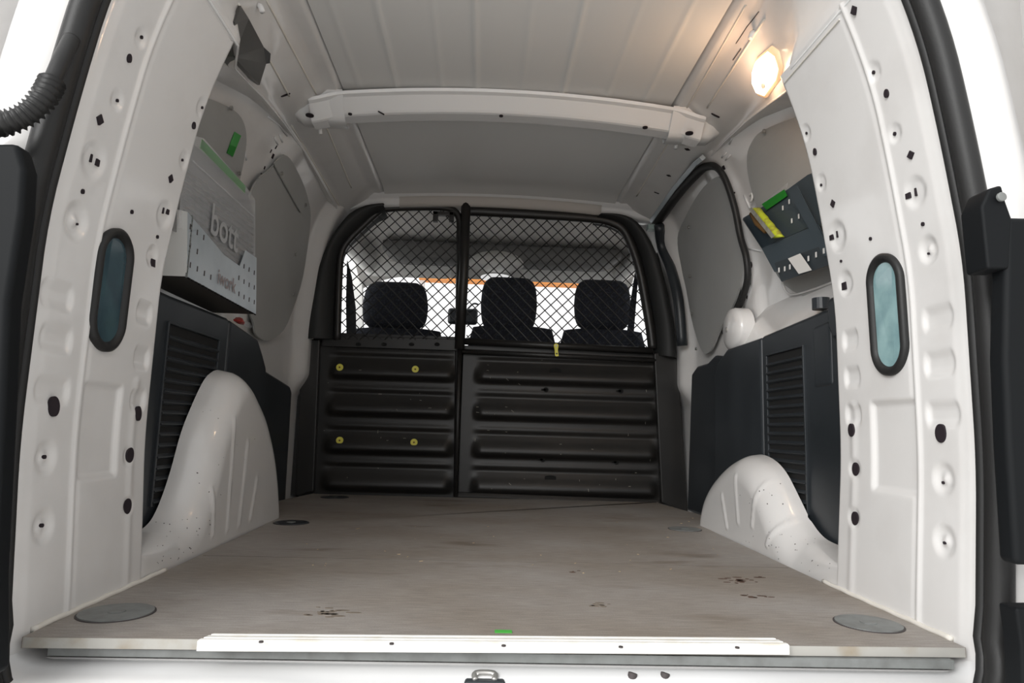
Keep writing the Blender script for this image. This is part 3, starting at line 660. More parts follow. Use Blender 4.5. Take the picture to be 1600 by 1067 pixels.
# sliding door rubber seal (right) and its silver track
sp = [surf(a, b, outer, .035) for a, b in [(1024, 352), (1060, 302), (1092, 268), (1106, 260), (1120, 262), (1134, 282), (1148, 325), (1157, 370), (1166, 402), (1168, 435), (1160, 465), (1146, 495), (1132, 520)]]
spc = catmull(sp, 5); tag(G().tube(spc, [.021-.010*min(1, i/22) for i in range(len(spc))], 8).build('sliding_door_seal', M['rubber'], None, smooth=True), 'thick black rubber seal arching round the right sliding door aperture', 'rubber seal')
sp = [surf(a, b, outer, .05) for a, b in [(1018, 345), (1055, 293), (1088, 254), (1098, 246)]]
g = G(); g.tube(sp, .012, 4); tag(g.build('door_track', M['galv'], None, bevel=.002), 'grey metal track above the right sliding door seal', 'track')
# the white door frame behind the board, at the foot
c = None
# pressed slots of the centre pillars
for s, pts in ((-1, [(431, 230, 'r', .006, .3), (423, 236, 'r', .006, .3), (426, 244, 'r', .008, .5), (413, 262, 'r', .005, .4), (408, 272, 'o', .004, 1), (404, 283, 'o', .003, 1), (400, 294, 'o', .003, 1)]),
               (1, [(1131, 262, 'r', .007, .8), (1139, 292, 'o', .003, 1), (1148, 301, 'o', .003, 1), (1151, 318, 'o', .004, 1), (1153, 325, 'o', .003, 1), (1172, 442, 'r', .006, .6), (1167, 463, 'd', .009, .6), (1173, 414, 'o', .011, .8), (1236, 484, 'd', .012, .5), (1160, 470, 'o', .004, 1)])):
    for px, py, sh, r, sq in pts:
        cc, n = cast(px, py, ('in', s))
        P, v = disc(cc, n, r, .002, 16, sq=sq, shape=sh); G().prism(P, v).build('drilled_hole', M['hole'], WALL[s])
    # pressed bead loops
    for lp in ([[(418, 182), (436, 195), (448, 212)], [(428, 214), (434, 226)], [(436, 210), (441, 222)], [(382, 235), (384, 250)]] if s < 0 else [[(1146, 212), (1140, 225)], [(1128, 246), (1136, 238)], [(1134, 250), (1142, 242)], [(1163, 305), (1172, 325)], [(1168, 388), (1190, 392)]]):
        P = [cast(a, b, ('in', s)) for a, b in lp]; P = [p+n*.001 for p, n in P if p is not None]
        if len(P) > 1: G().tube(P, .003, 6).build('pressed_bead', M['bright'], WALL[s], smooth=True)
# green stickers
c = surf(359, 226, outer, .014); 
q = [surf(a, b, outer, .013) for a, b in [(367, 206), (377, 212), (364, 245), (355, 239)]]
t = empty('green_sticker', tuple(q[0]), 'small green sticker on the grey panel high on the left wall', 'sticker')
G().prism(q, (-.0015, 0, 0)).build('sticker_sheet', mat('mid_green', (.06, .34, .07), .4), t)
q2 = [surf(a, b, outer, .0142) for a, b in [(360, 226), (369, 230), (364, 245), (355, 239)]]
G().prism(q2, (-.001, 0, 0)).build('dark_half', M['dgreen'], t)

# ================================================================== LEFT BOX (sheet metal, perforated, clear front)
HB = .70
bx = lambda a, b, h=HB: PX(a, b, -1, h)
L0 = bx(292, 432); L1 = bx(400, 492); L2 = bx(401, 402)
t = empty('metal_box', tuple(L0), 'perforated galvanised sheet box hung on the left wall behind the pillar', 'wall box')
X0 = sx(-1, HB); yn = L0[1]; yf = bx(400, 450)[1]; zb = .590
ztn = PX(292, 340, -1, HB)[2]; ztf = bx(401, 403)[2]
def zx(a, b): return bx(a, b)[1:]
front = [zx(292, 432), zx(400, 491), zx(401, 403), zx(384, 391), zx(375, 416), zx(350, 398), zx(320, 362), zx(293, 331)]
g = G(); g.prism([(X0, a, b) for a, b in front], (-.0015, 0, 0)); g.build('front_sheet', M['galv'], t)
# side (near end) and bottom
g = G(); g.prism([(X0, front[0][0], front[0][1]), (X0, front[-1][0], front[-1][1]), (X0-.11, front[-1][0], front[-1][1]+.02), (X0-.11, front[0][0], front[0][1])], (0, -.0015, 0)); g.build('end_sheet', M['label'], t)
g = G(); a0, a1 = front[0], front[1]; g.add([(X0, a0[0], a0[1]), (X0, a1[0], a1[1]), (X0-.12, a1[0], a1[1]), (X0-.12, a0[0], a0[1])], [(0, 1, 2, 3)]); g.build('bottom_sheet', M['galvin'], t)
# stitched edges
for i in range(24):
    k = (i+.5)/24; y = a0[0]*(1-k)+a1[0]*k; z = a0[1]*(1-k)+a1[1]*k
    G().box((X0-.001, y-.0055, z-.0035), (X0+.0025, y+.0035, z-.001)).build('edge_slot', M['slot'], t)
for i in range(12):
    k = (i+.5)/12; z = front[0][1]*(1-k)+front[-1][1]*k
    G().box((X0-.002, a0[0]-.003, z-.008), (X0+.0015, a0[0]+.0005, z+.006)).build('edge_slot', M['cap'], t)
for (px, py) in [(297, 354), (308, 363), (318, 371), (297, 384), (297, 414), (308, 420), (319, 427), (329, 433), (308, 393), (381, 416), (389, 421), (397, 426), (373, 434), (381, 440), (389, 445), (397, 449), (373, 459), (381, 464), (389, 468), (397, 472)]:
    c = bx(px, py); G().box((X0-.0005, c[1]-.0018, c[2]-.006), (X0+.0012, c[1]+.0018, c[2]+.006)).build('pierced_slot', M['ink'], t)
c = bx(338, 440); text_mesh('iwork', (X0+.001, c[1], c[2]-.002), (0, .97, -.02), (0, 0, 1), .052, .0012, mat('cut_letters', (.30, .25, .25), .5), 'cut_lettering', t)
# clear plastic front with ribbed sheet and green strip
cp = empty('clear_brochure_holder', tuple(bx(300, 260, .69)), 'clear plastic holder with green top strip above the perforated box', 'holder')
HQ = .712
def cq(a, b, h=HQ): p = PX(a, b, -1, h); return (p[0], p[1], p[2])
pl = [cq(278, 355), cq(286, 262), cq(303, 212), cq(318, 216), cq(385, 293), cq(398, 312), cq(398, 402), cq(384, 391), cq(375, 416), cq(345, 395)]
g = G(); g.prism([cq(270, 360, .722), cq(284, 262, .722), cq(302, 225, .722), cq(386, 300, .722), cq(398, 335, .722), cq(398, 402, .722), cq(375, 416, .722), cq(345, 395, .722)], (-.002, 0, 0)); g.build('ribbed_backing', M['mat_ribbed'], cp)
for i in range(15):
    py0 = 262+i*9.5; p0 = np.array(cq(288, py0, .719)); p1 = np.array(cq(396, py0+86, .719))
    if i > 8: p1 = p0+(p1-p0)*(1-(i-8)*.04)
    P = []; nseg = 26
    for k in range(nseg+1): 
        q = p0+(p1-p0)*k/nseg; P.append((q[0]+(.0015 if k % 2 else -.001), q[1], q[2]))
    G().tube(P, .0026, 5).build('ribbed_row', M['cap'], cp)
g = G(); g.prism([cq(316, 217), cq(384, 291), cq(383, 302), cq(313, 231)], (-.002, 0, 0)); g.build('green_strip', M['green'], cp)
g = G(); g.prism(pl, (.0015, 0, 0)); g.build('clear_front', M['clear'], cp)
a, b = np.array(cq(302, 252, .708)), np.array(cq(396, 338, .708)); G().tube([a, b], .0018, 6).build('top_bend', M['clear'], cp)
c = np.array(cq(327, 362, .706)); e = np.array(cq(372, 396, .706)); ux = (e-c)/np.linalg.norm(e-c)
text_mesh('bott', c, ux, (0, 0, 1), .105, .001, M['letter'], 'raised_lettering', cp, sqx=1.0)

# ================================================================== RIGHT RACK
HR = .775
rx = lambda a, b, h=HR: PX(a, b, 1, h)
t = empty('slotted_rack', tuple(rx(1225, 440)), 'slate grey slotted sheet-metal rack tilted out on the right wall', 'wall rack')
RBAK = [(1160, 343), (1192, 320), (1262, 272), (1310, 262), (1310, 400), (1228, 440), (1213, 430), (1190, 385)]
def rp(a, b, h): p = PX(a, b, 1, h); return (p[0], p[1], p[2])
g = G(); g.prism([rp(a, b, .785) for a, b in [(1160, 341), (1200, 318), (1262, 273), (1312, 255), (1320, 360), (1275, 350), (1190, 388)]], (.002, 0, 0)); g.build('back_sheet', M['slate'], t)
g = G(); g.prism([rp(a, b, .760) for a, b in [(1190, 388), (1278, 350), (1300, 400), (1210, 425)]], (.002, 0, 0)); g.build('tray_front', M['slate'], t)
g = G(); g.prism([rp(a, b, .759) for a, b in [(1210, 411), (1300, 378), (1312, 408), (1221, 440)]], (.002, 0, 0)); g.build('lower_lip', M['slate2'], t)
g = G(); A = [rp(1160, 343, .785), rp(1190, 388, .785), rp(1221, 440, .785)]; B = [rp(1161, 343, .76), rp(1190, 388, .76), rp(1222, 440, .76)]
g.add(A+B, [(0, 1, 4, 3), (1, 2, 5, 4)]); g.build('end_cheek', M['slate'], t)
g = G(); g.prism([rp(a, b, .755) for a, b in [(1232, 300), (1245, 290), (1300, 400), (1287, 400)]], (.002, 0, 0)); g.build('upright_edge', M['slate'], t)
for a, b in [(1233, 315), (1223, 325), (1248, 338), (1237, 345), (1263, 404), (1275, 398), (1287, 392), (1226, 420), (1234, 417), (1217, 422)]:
    p = rp(a, b, .754 if b > 380 else .781); G().box((p[0]-.001, p[1]-.0025, p[2]-.0065), (p[0]+.001, p[1]+.0025, p[2]+.0065)).build('pierced_slot', M['label'], t)
q = [rp(a, b, .750) for a, b in [(1231, 404), (1250, 396), (1268, 422), (1248, 428)]]
tag(G().prism(q, (.001, 0, 0)).build('paper_label', M['label'], None), 'white square paper label on the lower lip of the slate rack', 'label')
q = [rp(a, b, .780) for a, b in [(1190, 319), (1225, 296), (1230, 306), (1198, 328)]]
tag(G().prism(q, (.001, 0, 0)).build('green_tape_strip', M['dgreen'], None), 'dark green tape strip across the top of the slate rack', 'tape')
q = [rp(a, b, .786) for a, b in [(1178, 324), (1228, 277), (1232, 282), (1228, 296), (1186, 322)]]
tag(G().prism(q, (.003, 0, 0)).build('clear_plastic_sheet', M['label'] if False else M['clear'], None), 'clear plastic sheet standing behind the green tape on the rack', 'plastic sheet')
# rolled reflective vest
v0 = np.array(rp(1180, 326, .765)); v1 = np.array(rp(1217, 371, .755))
vt = empty('rolled_safety_vest', tuple(v0), 'yellow and silver rolled safety vest tucked in the slate rack', 'vest')
g = G(); rows = []
for k in range(13):
    c = v0+(v1-v0)*k/12; r = .021*(1+.08*math.sin(k*2.1)); rows.append([c+np.array([-r*.55*math.cos(a), r*1.25*math.sin(a)*1., r*.25*math.sin(a)])*(1+.06*math.sin(3*a+k)*0)+0 for a in np.linspace(0, 2*math.pi, 15)[:-1]])
g.loft(rows, closed=True, caps=True); g.build('cloth_roll', M['yel2'], vt, smooth=True)
g = G(); rows = []
for k in range(13):
    c = v0+(v1-v0)*k/12+np.array([-.013, -.001, 0]); rows.append([c+np.array([-.003, .012, 0]), c+np.array([-.004, -.012, 0])])
g.loft(rows); g.build('reflective_band', M['silver'], vt)
g = G(); d0 = np.array(rp(1174, 334, .765)); d1 = np.array(rp(1196, 362, .765)); g.tube([d0, (d0+d1)/2+np.array([0, .005, 0]), d1], [.007, .010, .006], 8); g.build('brown_fold', M['brown'], vt, smooth=True)
# small white hook beside the rack
h0 = rx(1179, 309, .79); P = [h0+np.array([-.012, .012*math.cos(a), .012*math.sin(a)]) for a in np.linspace(.8, 5.3, 12)]
tag(G().tube(P, .0035, 8).build('cable_hook', M['label'], None, smooth=True), 'small white C-shaped hook on the right pillar above the rack', 'hook')
# recess lip below the rack
P = [surf(a, b, outer, .012) for a, b in [(1222, 441), (1228, 455), (1240, 460), (1270, 452), (1300, 441)]]
G().tube(catmull(P, 4), .003, 6).build('pressed_bead', M['paint'], wr, smooth=True)

# ================================================================== INTERIOR LAMP
c, n = cast(1199, 110, ('rail', 1))
lt = empty('interior_lamp', tuple(c), 'lit warm rectangular interior lamp on the right roof rail', 'lamp')
q = [cast(a, b, ('rail', 1)) for a, b in [(1181, 108), (1186, 92), (1205, 76), (1216, 84), (1222, 105), (1218, 122), (1199, 148), (1188, 144), (1181, 128)]]
ok = [p for p, _ in q]; cc = sum(ok)/len(ok); n = n/np.linalg.norm(n)
g = G(); rings = [[cc+(p-cc)*k+n*d for p in ok] for k, d in ((1.12, -.002), (1.10, .006), (1.0, .009), (.96, .009))]
g.loft(rings, closed=True); g.build('lamp_housing', M['lampframe'], lt, smooth=True)
ul = [cc+(p-cc)*.97+n*.009 for p in ok]; g = G(); rings = [ul, [cc+(p-cc)*.85+n*.016 for p in ok], [cc+(p-cc)*.4+n*.019 for p in ok], [cc+(p-cc)*.01+n*.019 for p in ok]]
g.loft(rings, closed=True); g.build('lens', M['lamp'], lt, smooth=True)
bl_ = bpy.data.lights.new('bulb', 'POINT'); bl_.energy = .8; bl_.color = (1, .60, .36); bl_.shadow_soft_size = .03
bo = bpy.data.objects.new('bulb', bl_); COL.objects.link(bo); bo.location = Vector(cc+n*.055)
p, _ = cast(1204, 127, ('rail', 1)); P, v = disc(p+n*.016, n, .006, .006, 10, sq=1.8); G().prism(P, v).build('rocker_switch', M['cap'], lt)

# ================================================================== PARTITION
YP = 2.86
def pp(a, b, y=YP): p = PY(a, b, y); return np.array([p[0], y, p[2]])
def ribbed(x0, x1, z0, z1, ribs, name, par, xr0, xr1, flipc=0):
    xs_ = np.arange(x0, x1+.001, .010); zz = np.arange(z0, z1+.001, .004); Xg, Zg = np.meshgrid(xs_, zz); D = np.zeros_like(Xg)
    for zc in ribs:
        ex = np.maximum(np.maximum(xr0-Xg, Xg-xr1), 0)/.040
        u = (Zg-zc)/.040; en = 1-ss(.1, 1.3, ex)
        D = D+.026*en*ss(-1.35, -.62, u)*(1-ss(-.55, 1.15, u))
        D = D+.0045*en*np.exp(-((u-1.75)/.30)**2)-.004*en*np.exp(-((u-1.25)/.25)**2)
    nx_ = len(xs_); V = [(x, YP-d, z) for x, d, z in zip(Xg.ravel(), D.ravel(), Zg.ravel())]
    Fc = [(j*nx_+i, j*nx_+i+1, (j+1)*nx_+i+1, (j+1)*nx_+i) for j in range(len(zz)-1) for i in range(nx_-1)]
    bvh(name, V, Fc)
    return mk('ribbed_panel', V, Fc, M['steel'], par, smooth=True)
RIBS = [.525, .370, .213, .062]
pl_ = empty('partition_left', (-.43, YP, 0), 'left black steel partition panel with yellow plugs and mesh window', 'partition'); pl_.name = 'cargo_partition'
ribbed(-.80, -.099, -.01, .675, RIBS, 'pL', pl_, -.62, -.17)
pr_ = empty('cargo_partition', (.34, YP, 0), 'right black steel partition gate with tall post and wide mesh window', 'partition')
ribbed(-.106, .80, -.01, .640, RIBS, 'pR', pr_, -.005, .70)
for px, py in [(531, 574), (649, 577), (531, 688), (647, 691)]:
    c, n = cast(px, py, 'pL'); n = np.array([0, -1, .0]); q = empty('yellow_plug', tuple(c), parent=None); q.parent = pl_; q.location = Vector(c)-pl_.location; 
    P, v = disc(c, n, .0150, .006, 24); g = G(); g.prism(P, v*1.2); g.build('plug_rim', M['yellow'], q, bevel=.002); 
    P, v = disc(c+n*.006, n, .0045, .0015, 4); G().prism(P, v).build('plug_slot', M['brown'], q)
# right panel details
for (a, b, w_, h_) in [(868, 581, .026, .016), (860, 748, .024, .014)]:
    c, n = cast(a, b, 'pR'); P = [c+np.array([w_*max(-1, min(1, 1.35*math.cos(k)))*1., -.002, h_*math.sin(k)]) for k in np.linspace(0, 2*math.pi, 25)[:-1]]; G().prism(P, (0, .006, 0)).build('hand_hole', M['slot'], pr_)
for (a, b) in [(853, 609), (970, 611), (848, 718), (963, 722)]:
    c, n = cast(a, b, 'pR'); g = G(); P, v = disc(c, (0, -1, 0), .011, .003, 16); g.prism(P, v); g.box((c[0]-.02, c[1]-.003, c[2]-.004), (c[0], c[1]+.002, c[2]+.004)); g.build('keyhole', M['slot'], pr_)
# yellow hinged tab
tb = empty('yellow_tab', (0, 0, 0)); c = pp(869, 540, YP-.048); tb.parent = pr_; tb.location = Vector(c)-pr_.location
g = G(); P = [c+np.array([.010*math.cos(k), 0, .010*math.sin(k)]) for k in np.linspace(0, math.pi, 12)]+[c+np.array([-.006, 0, -.02]), c+np.array([-.004, 0, -.043]), c+np.array([.002, 0, -.046]), c+np.array([.012, 0, -.044]), c+np.array([.008, 0, -.02])]
g.prism(P, (0, .004, 0)); g.build('tab_plate', M['yellow'], tb, bevel=.001)
P, v = disc(c+np.array([.003, 0, -.034]), (0, -1, 0), .0035, .001, 12); G().prism(P, v).build('tab_hole', M['ink'], tb); P, v = disc(c, (0, -1, 0), .004, .002, 12); G().prism(P, v).build('tab_rivet', M['silver'], tb)
# tube frames
def tube_pts(pts, y=YP-.012): return [pp(a, b, y) for a, b in pts]
LF = [(527, 531), (528, 480), (530, 428), (533, 396), (545, 375), (570, 350), (592, 330), (604, 326), (640, 324), (690, 324), (706, 328), (716, 338), (719, 360), (718, 440), (716, 531)]
G().tube(catmull(tube_pts(LF), 4), .016, 10).build('mesh_frame', M['steel'], pl_, smooth=True)
G().tube([pp(716, 360), pp(712, 770)], .009, 8).build('edge_tube', M['steel'], pl_, smooth=True)
g = G(); g.box((-.70, YP-.012, .612), (-.125, YP-.004, .662)); g.build('flat_top_band', M['steel'], pl_, bevel=.003)
for a in (560, 600, 643, 683):
    c = pp(a, 538, YP-.013); P, v = disc(c, (0, -1, 0), .008, .0015, 10, sq=1.5); G().prism(P, v).build('dimple_mark', M['slot'], pl_)
g = G(); c = pp(682, 331, YP-.03)
for a, b in (((677, 330), (684, 346)), ((702, 330), (709, 346)), ((677, 330), (709, 337))):
    A_ = pp(*a, YP-.035); B_ = pp(*b, YP-.035); g.box((A_[0], YP-.04, B_[2]), (B_[0], YP-.015, A_[2]))
g.build('top_bracket', M['steel'], pl_, bevel=.002)
RF = [(733, 330), (760, 331), (850, 336), (925, 341), (955, 347), (975, 360), (990, 392), (1000, 425), (1008, 465), (1016, 512), (1020, 545)]
G().tube(catmull(tube_pts(RF, YP-.014), 4), .021, 10).build('mesh_frame', M['steel'], pr_, smooth=True)
G().tube([pp(728, 316, YP-.03), pp(725, 420, YP-.03), pp(718, 545, YP-.03)], .021, 12).build('tall_post', M['steel'], pr_, smooth=True)
G().tube([pp(718, 545, YP-.022), pp(712, 776, YP-.022)], .010, 8).build('lower_post', M['steel'], pr_, smooth=True)
for a, b, r in (((722, 533), (1020, 548), .015), ((722, 549), (1024, 563), .011)):
    G().tube([pp(*a, YP-.02), pp(*b, YP-.02)], r, 10).build('cross_tube', M['steel'], pr_, smooth=True)
g = G(); a, b = pp(714, 768), pp(1030, 780); g.prism([a+np.array([0, -.012, 0]), b+np.array([0, -.012, 0]), b+np.array([0, -.022, -.018]), a+np.array([0, -.022, -.018])], (0, .02, 0)); g.build('foot_flange', M['steel'], pr_, bevel=.003)
# scratches
rng = random.Random(11)
for par, key, box_, n_ in ((pl_, 'pL', (500, 560, 700, 760), 16), (pr_, 'pR', (740, 560, 1020, 765), 34)):
    g = G()
    for _ in range(n_):
        a, b = rng.uniform(box_[0], box_[2]), rng.uniform(box_[1], box_[3]); L = rng.uniform(1, 5); th = rng.choice([0, .1, 1.4, 1.6, .7])
        c, n = cast(a, b, key); d, _ = cast(a+L*math.cos(th), b+L*math.sin(th), key)
        if c is not None and d is not None: g.tube([c-np.array([0, .0005, 0]), d-np.array([0, .0005, 0])], .0010, 4)
    g.build('scratches', M['scratch'], par)['kind'] = 'stuff'
# diamond wire mesh
def inside(x, z, P):
    c = False; n = len(P); j = n-1
    for i in range(n):
        if (P[i][1] > z) != (P[j][1] > z) and x < (P[j][0]-P[i][0])*(z-P[i][1])/(P[j][1]-P[i][1])+P[i][0]: c = not c
        j = i
    return c
def wires(P, par, px_=.0252, pz_=.0252):
    P = [(p[0], p[2]) for p in P]; g = G(); x0, x1 = min(p[0] for p in P), max(p[0] for p in P); z0, z1 = min(p[1] for p in P), max(p[1] for p in P)
    N = int((x1-x0+z1-z0)/(2*px_))+3
    for sg in (1, -1):
        for k in range(-N, N*2):
            run = []; st = .004
            c0 = k*2*px_
            for t in np.arange(z0, z1, st):
                x = x0+c0+sg*(t-z0)
                if inside(x, t, P): run.append((x, t))
                else:
                    if len(run) > 2: g.tube([(run[0][0], YP-.014+.001*sg, run[0][1]), (run[-1][0], YP-.014+.001*sg, run[-1][1])], .0024, 5)
                    run = []
            if len(run) > 2: g.tube([(run[0][0], YP-.014+.001*sg, run[0][1]), (run[-1][0], YP-.014+.001*sg, run[-1][1])], .0024, 5)
    g.build('wire_mesh', M['wire'], par)
wires(tube_pts(LF, YP-.014), pl_)
wires([pp(728, 533), pp(730, 330)]+tube_pts(RF, YP-.014)[1:], pr_)
# black B-pillar covers left and right of the partition
def cover(outer_px, inner_px, lab, group='black pillar covers', yb=2.84):
    A = catmull([pp(a, b, 2.80) for a, b in outer_px], 5); B = catmull([pp(a, b, YP-.01) for a, b in inner_px], 5); n = 30
    def res(L):
        d = np.concatenate([[0], np.cumsum([np.linalg.norm(L[i+1]-L[i]) for i in range(len(L)-1)])]); u = np.linspace(0, d[-1], n)
        return [np.array([np.interp(x, d, [p[k] for p in L]) for k in range(3)]) for x in u]
    A, B = res(A), res(B); rows = []
    for a, b in zip(A, B):
        m = (a+b)/2
        rows.append([a+np.array([0, .12, 0]), a+np.array([0, .01, 0]), a*.85+b*.15+np.array([0, -.022, 0]), m+np.array([0, -.035, 0]), a*.2+b*.8+np.array([0, -.018, 0]), b+np.array([0, .015, 0]), b+np.array([0, .08, 0])])
    g = G(); g.loft(rows); return tag(g.build('pillar_cover', M['matte'], None, smooth=True), lab, 'pillar cover', group)
cover([(600, 318), (572, 320), (546, 332), (522, 362), (502, 400), (488, 440), (480, 480), (476, 530)], [(603, 332), (585, 340), (560, 362), (538, 384), (530, 410), (528, 450), (526, 490), (525, 530)], 'black curved pillar cover left of the partition mesh')
cover([(940, 334), (975, 336), (1000, 350), (1022, 385), (1038, 430), (1048, 475), (1056, 520), (1058, 560)], [(930, 343), (955, 348), (978, 362), (994, 392), (1004, 430), (1012, 470), (1019, 512), (1022, 555)], 'black curved pillar cover right of the partition mesh')
# lower black fillers to the sides of the panels and right belt-pillar strip
for s, pts, lab in ((-1, [(482, 530), (500, 530), (490, 768), (462, 775), (468, 600)], 'tall black side filler at the left end of the partition'), (1, [(1022, 552), (1056, 545), (1062, 600), (1075, 800), (1034, 786)], 'tall black side filler at the right end of the partition')):
    tag(G().prism([pp(a, b, 2.83) for a, b in pts], (0, .05, 0)).build('side_filler', M['steel'], None, bevel=.006), lab, 'filler', 'side fillers of the partition')
st = G(); P = [surf(a, b, outer, .06) for a, b in [(1030, 352), (1034, 385), (1048, 420), (1060, 470), (1066, 540)]]; st.tube(catmull(P, 4), .022, 8)
tag(st.build('belt_pillar_trim', M['plastic'], None, smooth=True), 'narrow black upright trim between right pillar cover and sliding door board', 'trim')
c = surf(1019, 356, outer, .07); tag(G().box((c[0]-.022, c[1]-.02, c[2]-.012), (c[0]+.022, c[1]+.02, c[2]+.012)).build('guide_block', mat('pale_teal_block', (.35, .45, .43), .4), None, bevel=.003), 'small pale teal block at the top right corner of the partition', 'block')

# ================================================================== THE CAB
cab = empty('trim_1', (XC, 2.95, 0), 'dark shell of the driving cab beyond the partition', kind='structure')
# headliner
rows = []
for y, z in [(2.90, 1.25), (3.0, 1.265), (3.2, 1.285), (3.45, 1.285), (3.62, 1.27), (3.75, 1.215), (3.86, 1.158)]:
    rows.append([(XC+l, y, z-.10*max(0, (abs(l)-.5)/.3)**2) for l in np.linspace(-.78, .78, 27)])
G().loft(rows).build('headliner', M['headliner'], cab, smooth=True)
G().box((sx(-1, .9), 2.9, 1.34), (sx(1, .9), 3.95, 1.36)).build('cab_roof', M['paint'], cab)
g = G(); a, b, c_, d_ = PY(575, 368, 3.5), PY(715, 368, 3.5), PY(715, 399, 3.5), PY(580, 392, 3.5)
zt_, zb_ = PY(700, 352, 3.5)[2], PY(700, 399, 3.5)[2]
rows = []
for l in np.linspace(-.60, .66, 41):
    e = max(0, (abs(l-.03)-.50)/.13)**3*.05
    rows.append([(XC+l, 3.62, 1.27), (XC+l, 3.46, 1.262), (XC+l, 3.42, 1.245), (XC+l, 3.41, 1.170+e), (XC+l, 3.43, 1.155+e), (XC+l, 3.60, 1.165+e), (XC+l, 3.70, 1.22)])
tag(G().loft(rows).build('overhead_shelf', mat('shelf_grey', (.20, .20, .198), .8), None, smooth=True), 'dark grey overhead storage shelf above the seats', 'shelf')
# visors
for (x0p, x1p, ytl, ybl, lab) in [(570, 704, 412, 432, 'pale grey sun visor above the left seat'), (820, 962, 416, 441, 'pale grey sun visor above the right seat')]:
    a, b = PY(x0p, ytl, 3.72), PY(x1p, ybl, 3.72); zc = PY((x0p+x1p)/2, ybl, 3.72)[2]; zt = PY((x0p+x1p)/2, ytl-4, 3.72)[2]
    P = []; X0_, X1_ = a[0], b[0]; r = .03
    for cx_, cz_, a0_ in ((X1_-r, zt-r, 0), (X0_+r, zt-r, 90), (X0_+r, zc+r, 180), (X1_-r, zc+r, 270)):
        for k in range(5): an = math.radians(a0_+k*22.5); P.append((cx_+r*math.cos(an), 3.72, cz_+r*math.sin(an)))
    tag(G().prism(P, (0, .03, 0)).build('sun_visor', M['visor'], None, bevel=.006), lab, 'sun visor', 'sun visors')
c = PY(775, 417, 3.44); ct = empty('roof_console', tuple(c), 'pale grey roof console with a bright dome lamp above the middle seat', 'console')
rows = []
for k in range(9):
    a = k/8*math.pi; rows.append([(c[0]+.145*math.cos(t_)*(.75+.25*math.sin(a)), 3.46-.07*math.sin(a), c[2]+.075*math.sin(t_)*(1 if t_ < math.pi else .55)*(.4+.6*math.sin(a)) ) for t_ in np.linspace(0, 2*math.pi, 25)[:-1]])
G().loft(rows[:5], closed=True, caps=True).build('console_body', M['visor'], ct, smooth=True)
c2 = PY(775, 433, 3.38); P = [(c2[0]+.080*math.cos(t_), 3.38, c2[2]+.020*math.sin(t_)) for t_ in np.linspace(0, 2*math.pi, 25)[:-1]]
G().prism(P, (0, .03, 0)).build('dome_lens', mat('white_lens', (.9, .9, .9), .2, emit=((1, 1, 1), .55)), ct, bevel=.004)  # faint glow stands in for the white reflection on the lens
# A pillars, doors and dash edge
for s in (-1, 1):
    g = G(); g.prism([(sx(s, .80), 3.0, 1.10), (sx(s, .72), 3.9, 1.16), (sx(s, .70), 4.0, 1.10), (sx(s, .78), 4.6, .62), (sx(s, .84), 4.6, .60), (sx(s, .84), 3.9, 1.20), (sx(s, .84), 3.0, 1.22)], (s*.03, 0, 0))
    g.V = g.V
    G().tube(catmull([(sx(s, .70), 3.86, 1.19), (sx(s, .73), 4.1, 1.05), (sx(s, .77), 4.4, .82), (sx(s, .80), 4.7, .60)], 5), .035, 10).build('a_pillar_trim', M['visor'], cab, smooth=True)
    G().tube(catmull([(sx(s, .76), 2.95, 1.14), (sx(s, .745), 3.4, 1.19), (sx(s, .71), 3.88, 1.18)], 5), .045, 10).build('cant_rail_trim', M['visor'], cab, smooth=True)
    G().box((min(sx(s, .82), sx(s, .86)), 2.95, -.2), (max(sx(s, .82), sx(s, .86)), 4.7, .74)).build('cab_door', M['darkliner'], cab)
    G().box((min(sx(s, .72), sx(s, .80)), 2.93, .0), (max(sx(s, .72), sx(s, .80)), 3.02, 1.12)).build('b_pillar', M['darkliner'], cab)
G().box((sx(-1, .84), 4.1, .3), (sx(1, .84), 4.8, .66)).build('dashboard', M['plastic'], cab, bevel=.04)
G().box((sx(-1, .86), 2.95, -.25), (sx(1, .86), 4.8, -.2)).build('cab_floor', M['darkliner'], cab)
G().box((sx(-1, .86), 4.78, -.25), (sx(1, .86), 4.82, .62)).build('firewall', M['darkliner'], cab)
wd = G(); wd.prism([(sx(-1, .80), 4.75, .60), (sx(1, .80), 4.75, .60), (sx(1, .71), 3.90, 1.20), (sx(-1, .71), 3.90, 1.20)], (0, .004, .006)); o = wd.build('window_1', mat('thin_glass', (1, 1, 1), .0, alpha=.10, coat=.3), None); tag(o, 'large clear windscreen at the front of the cab', kind='structure')
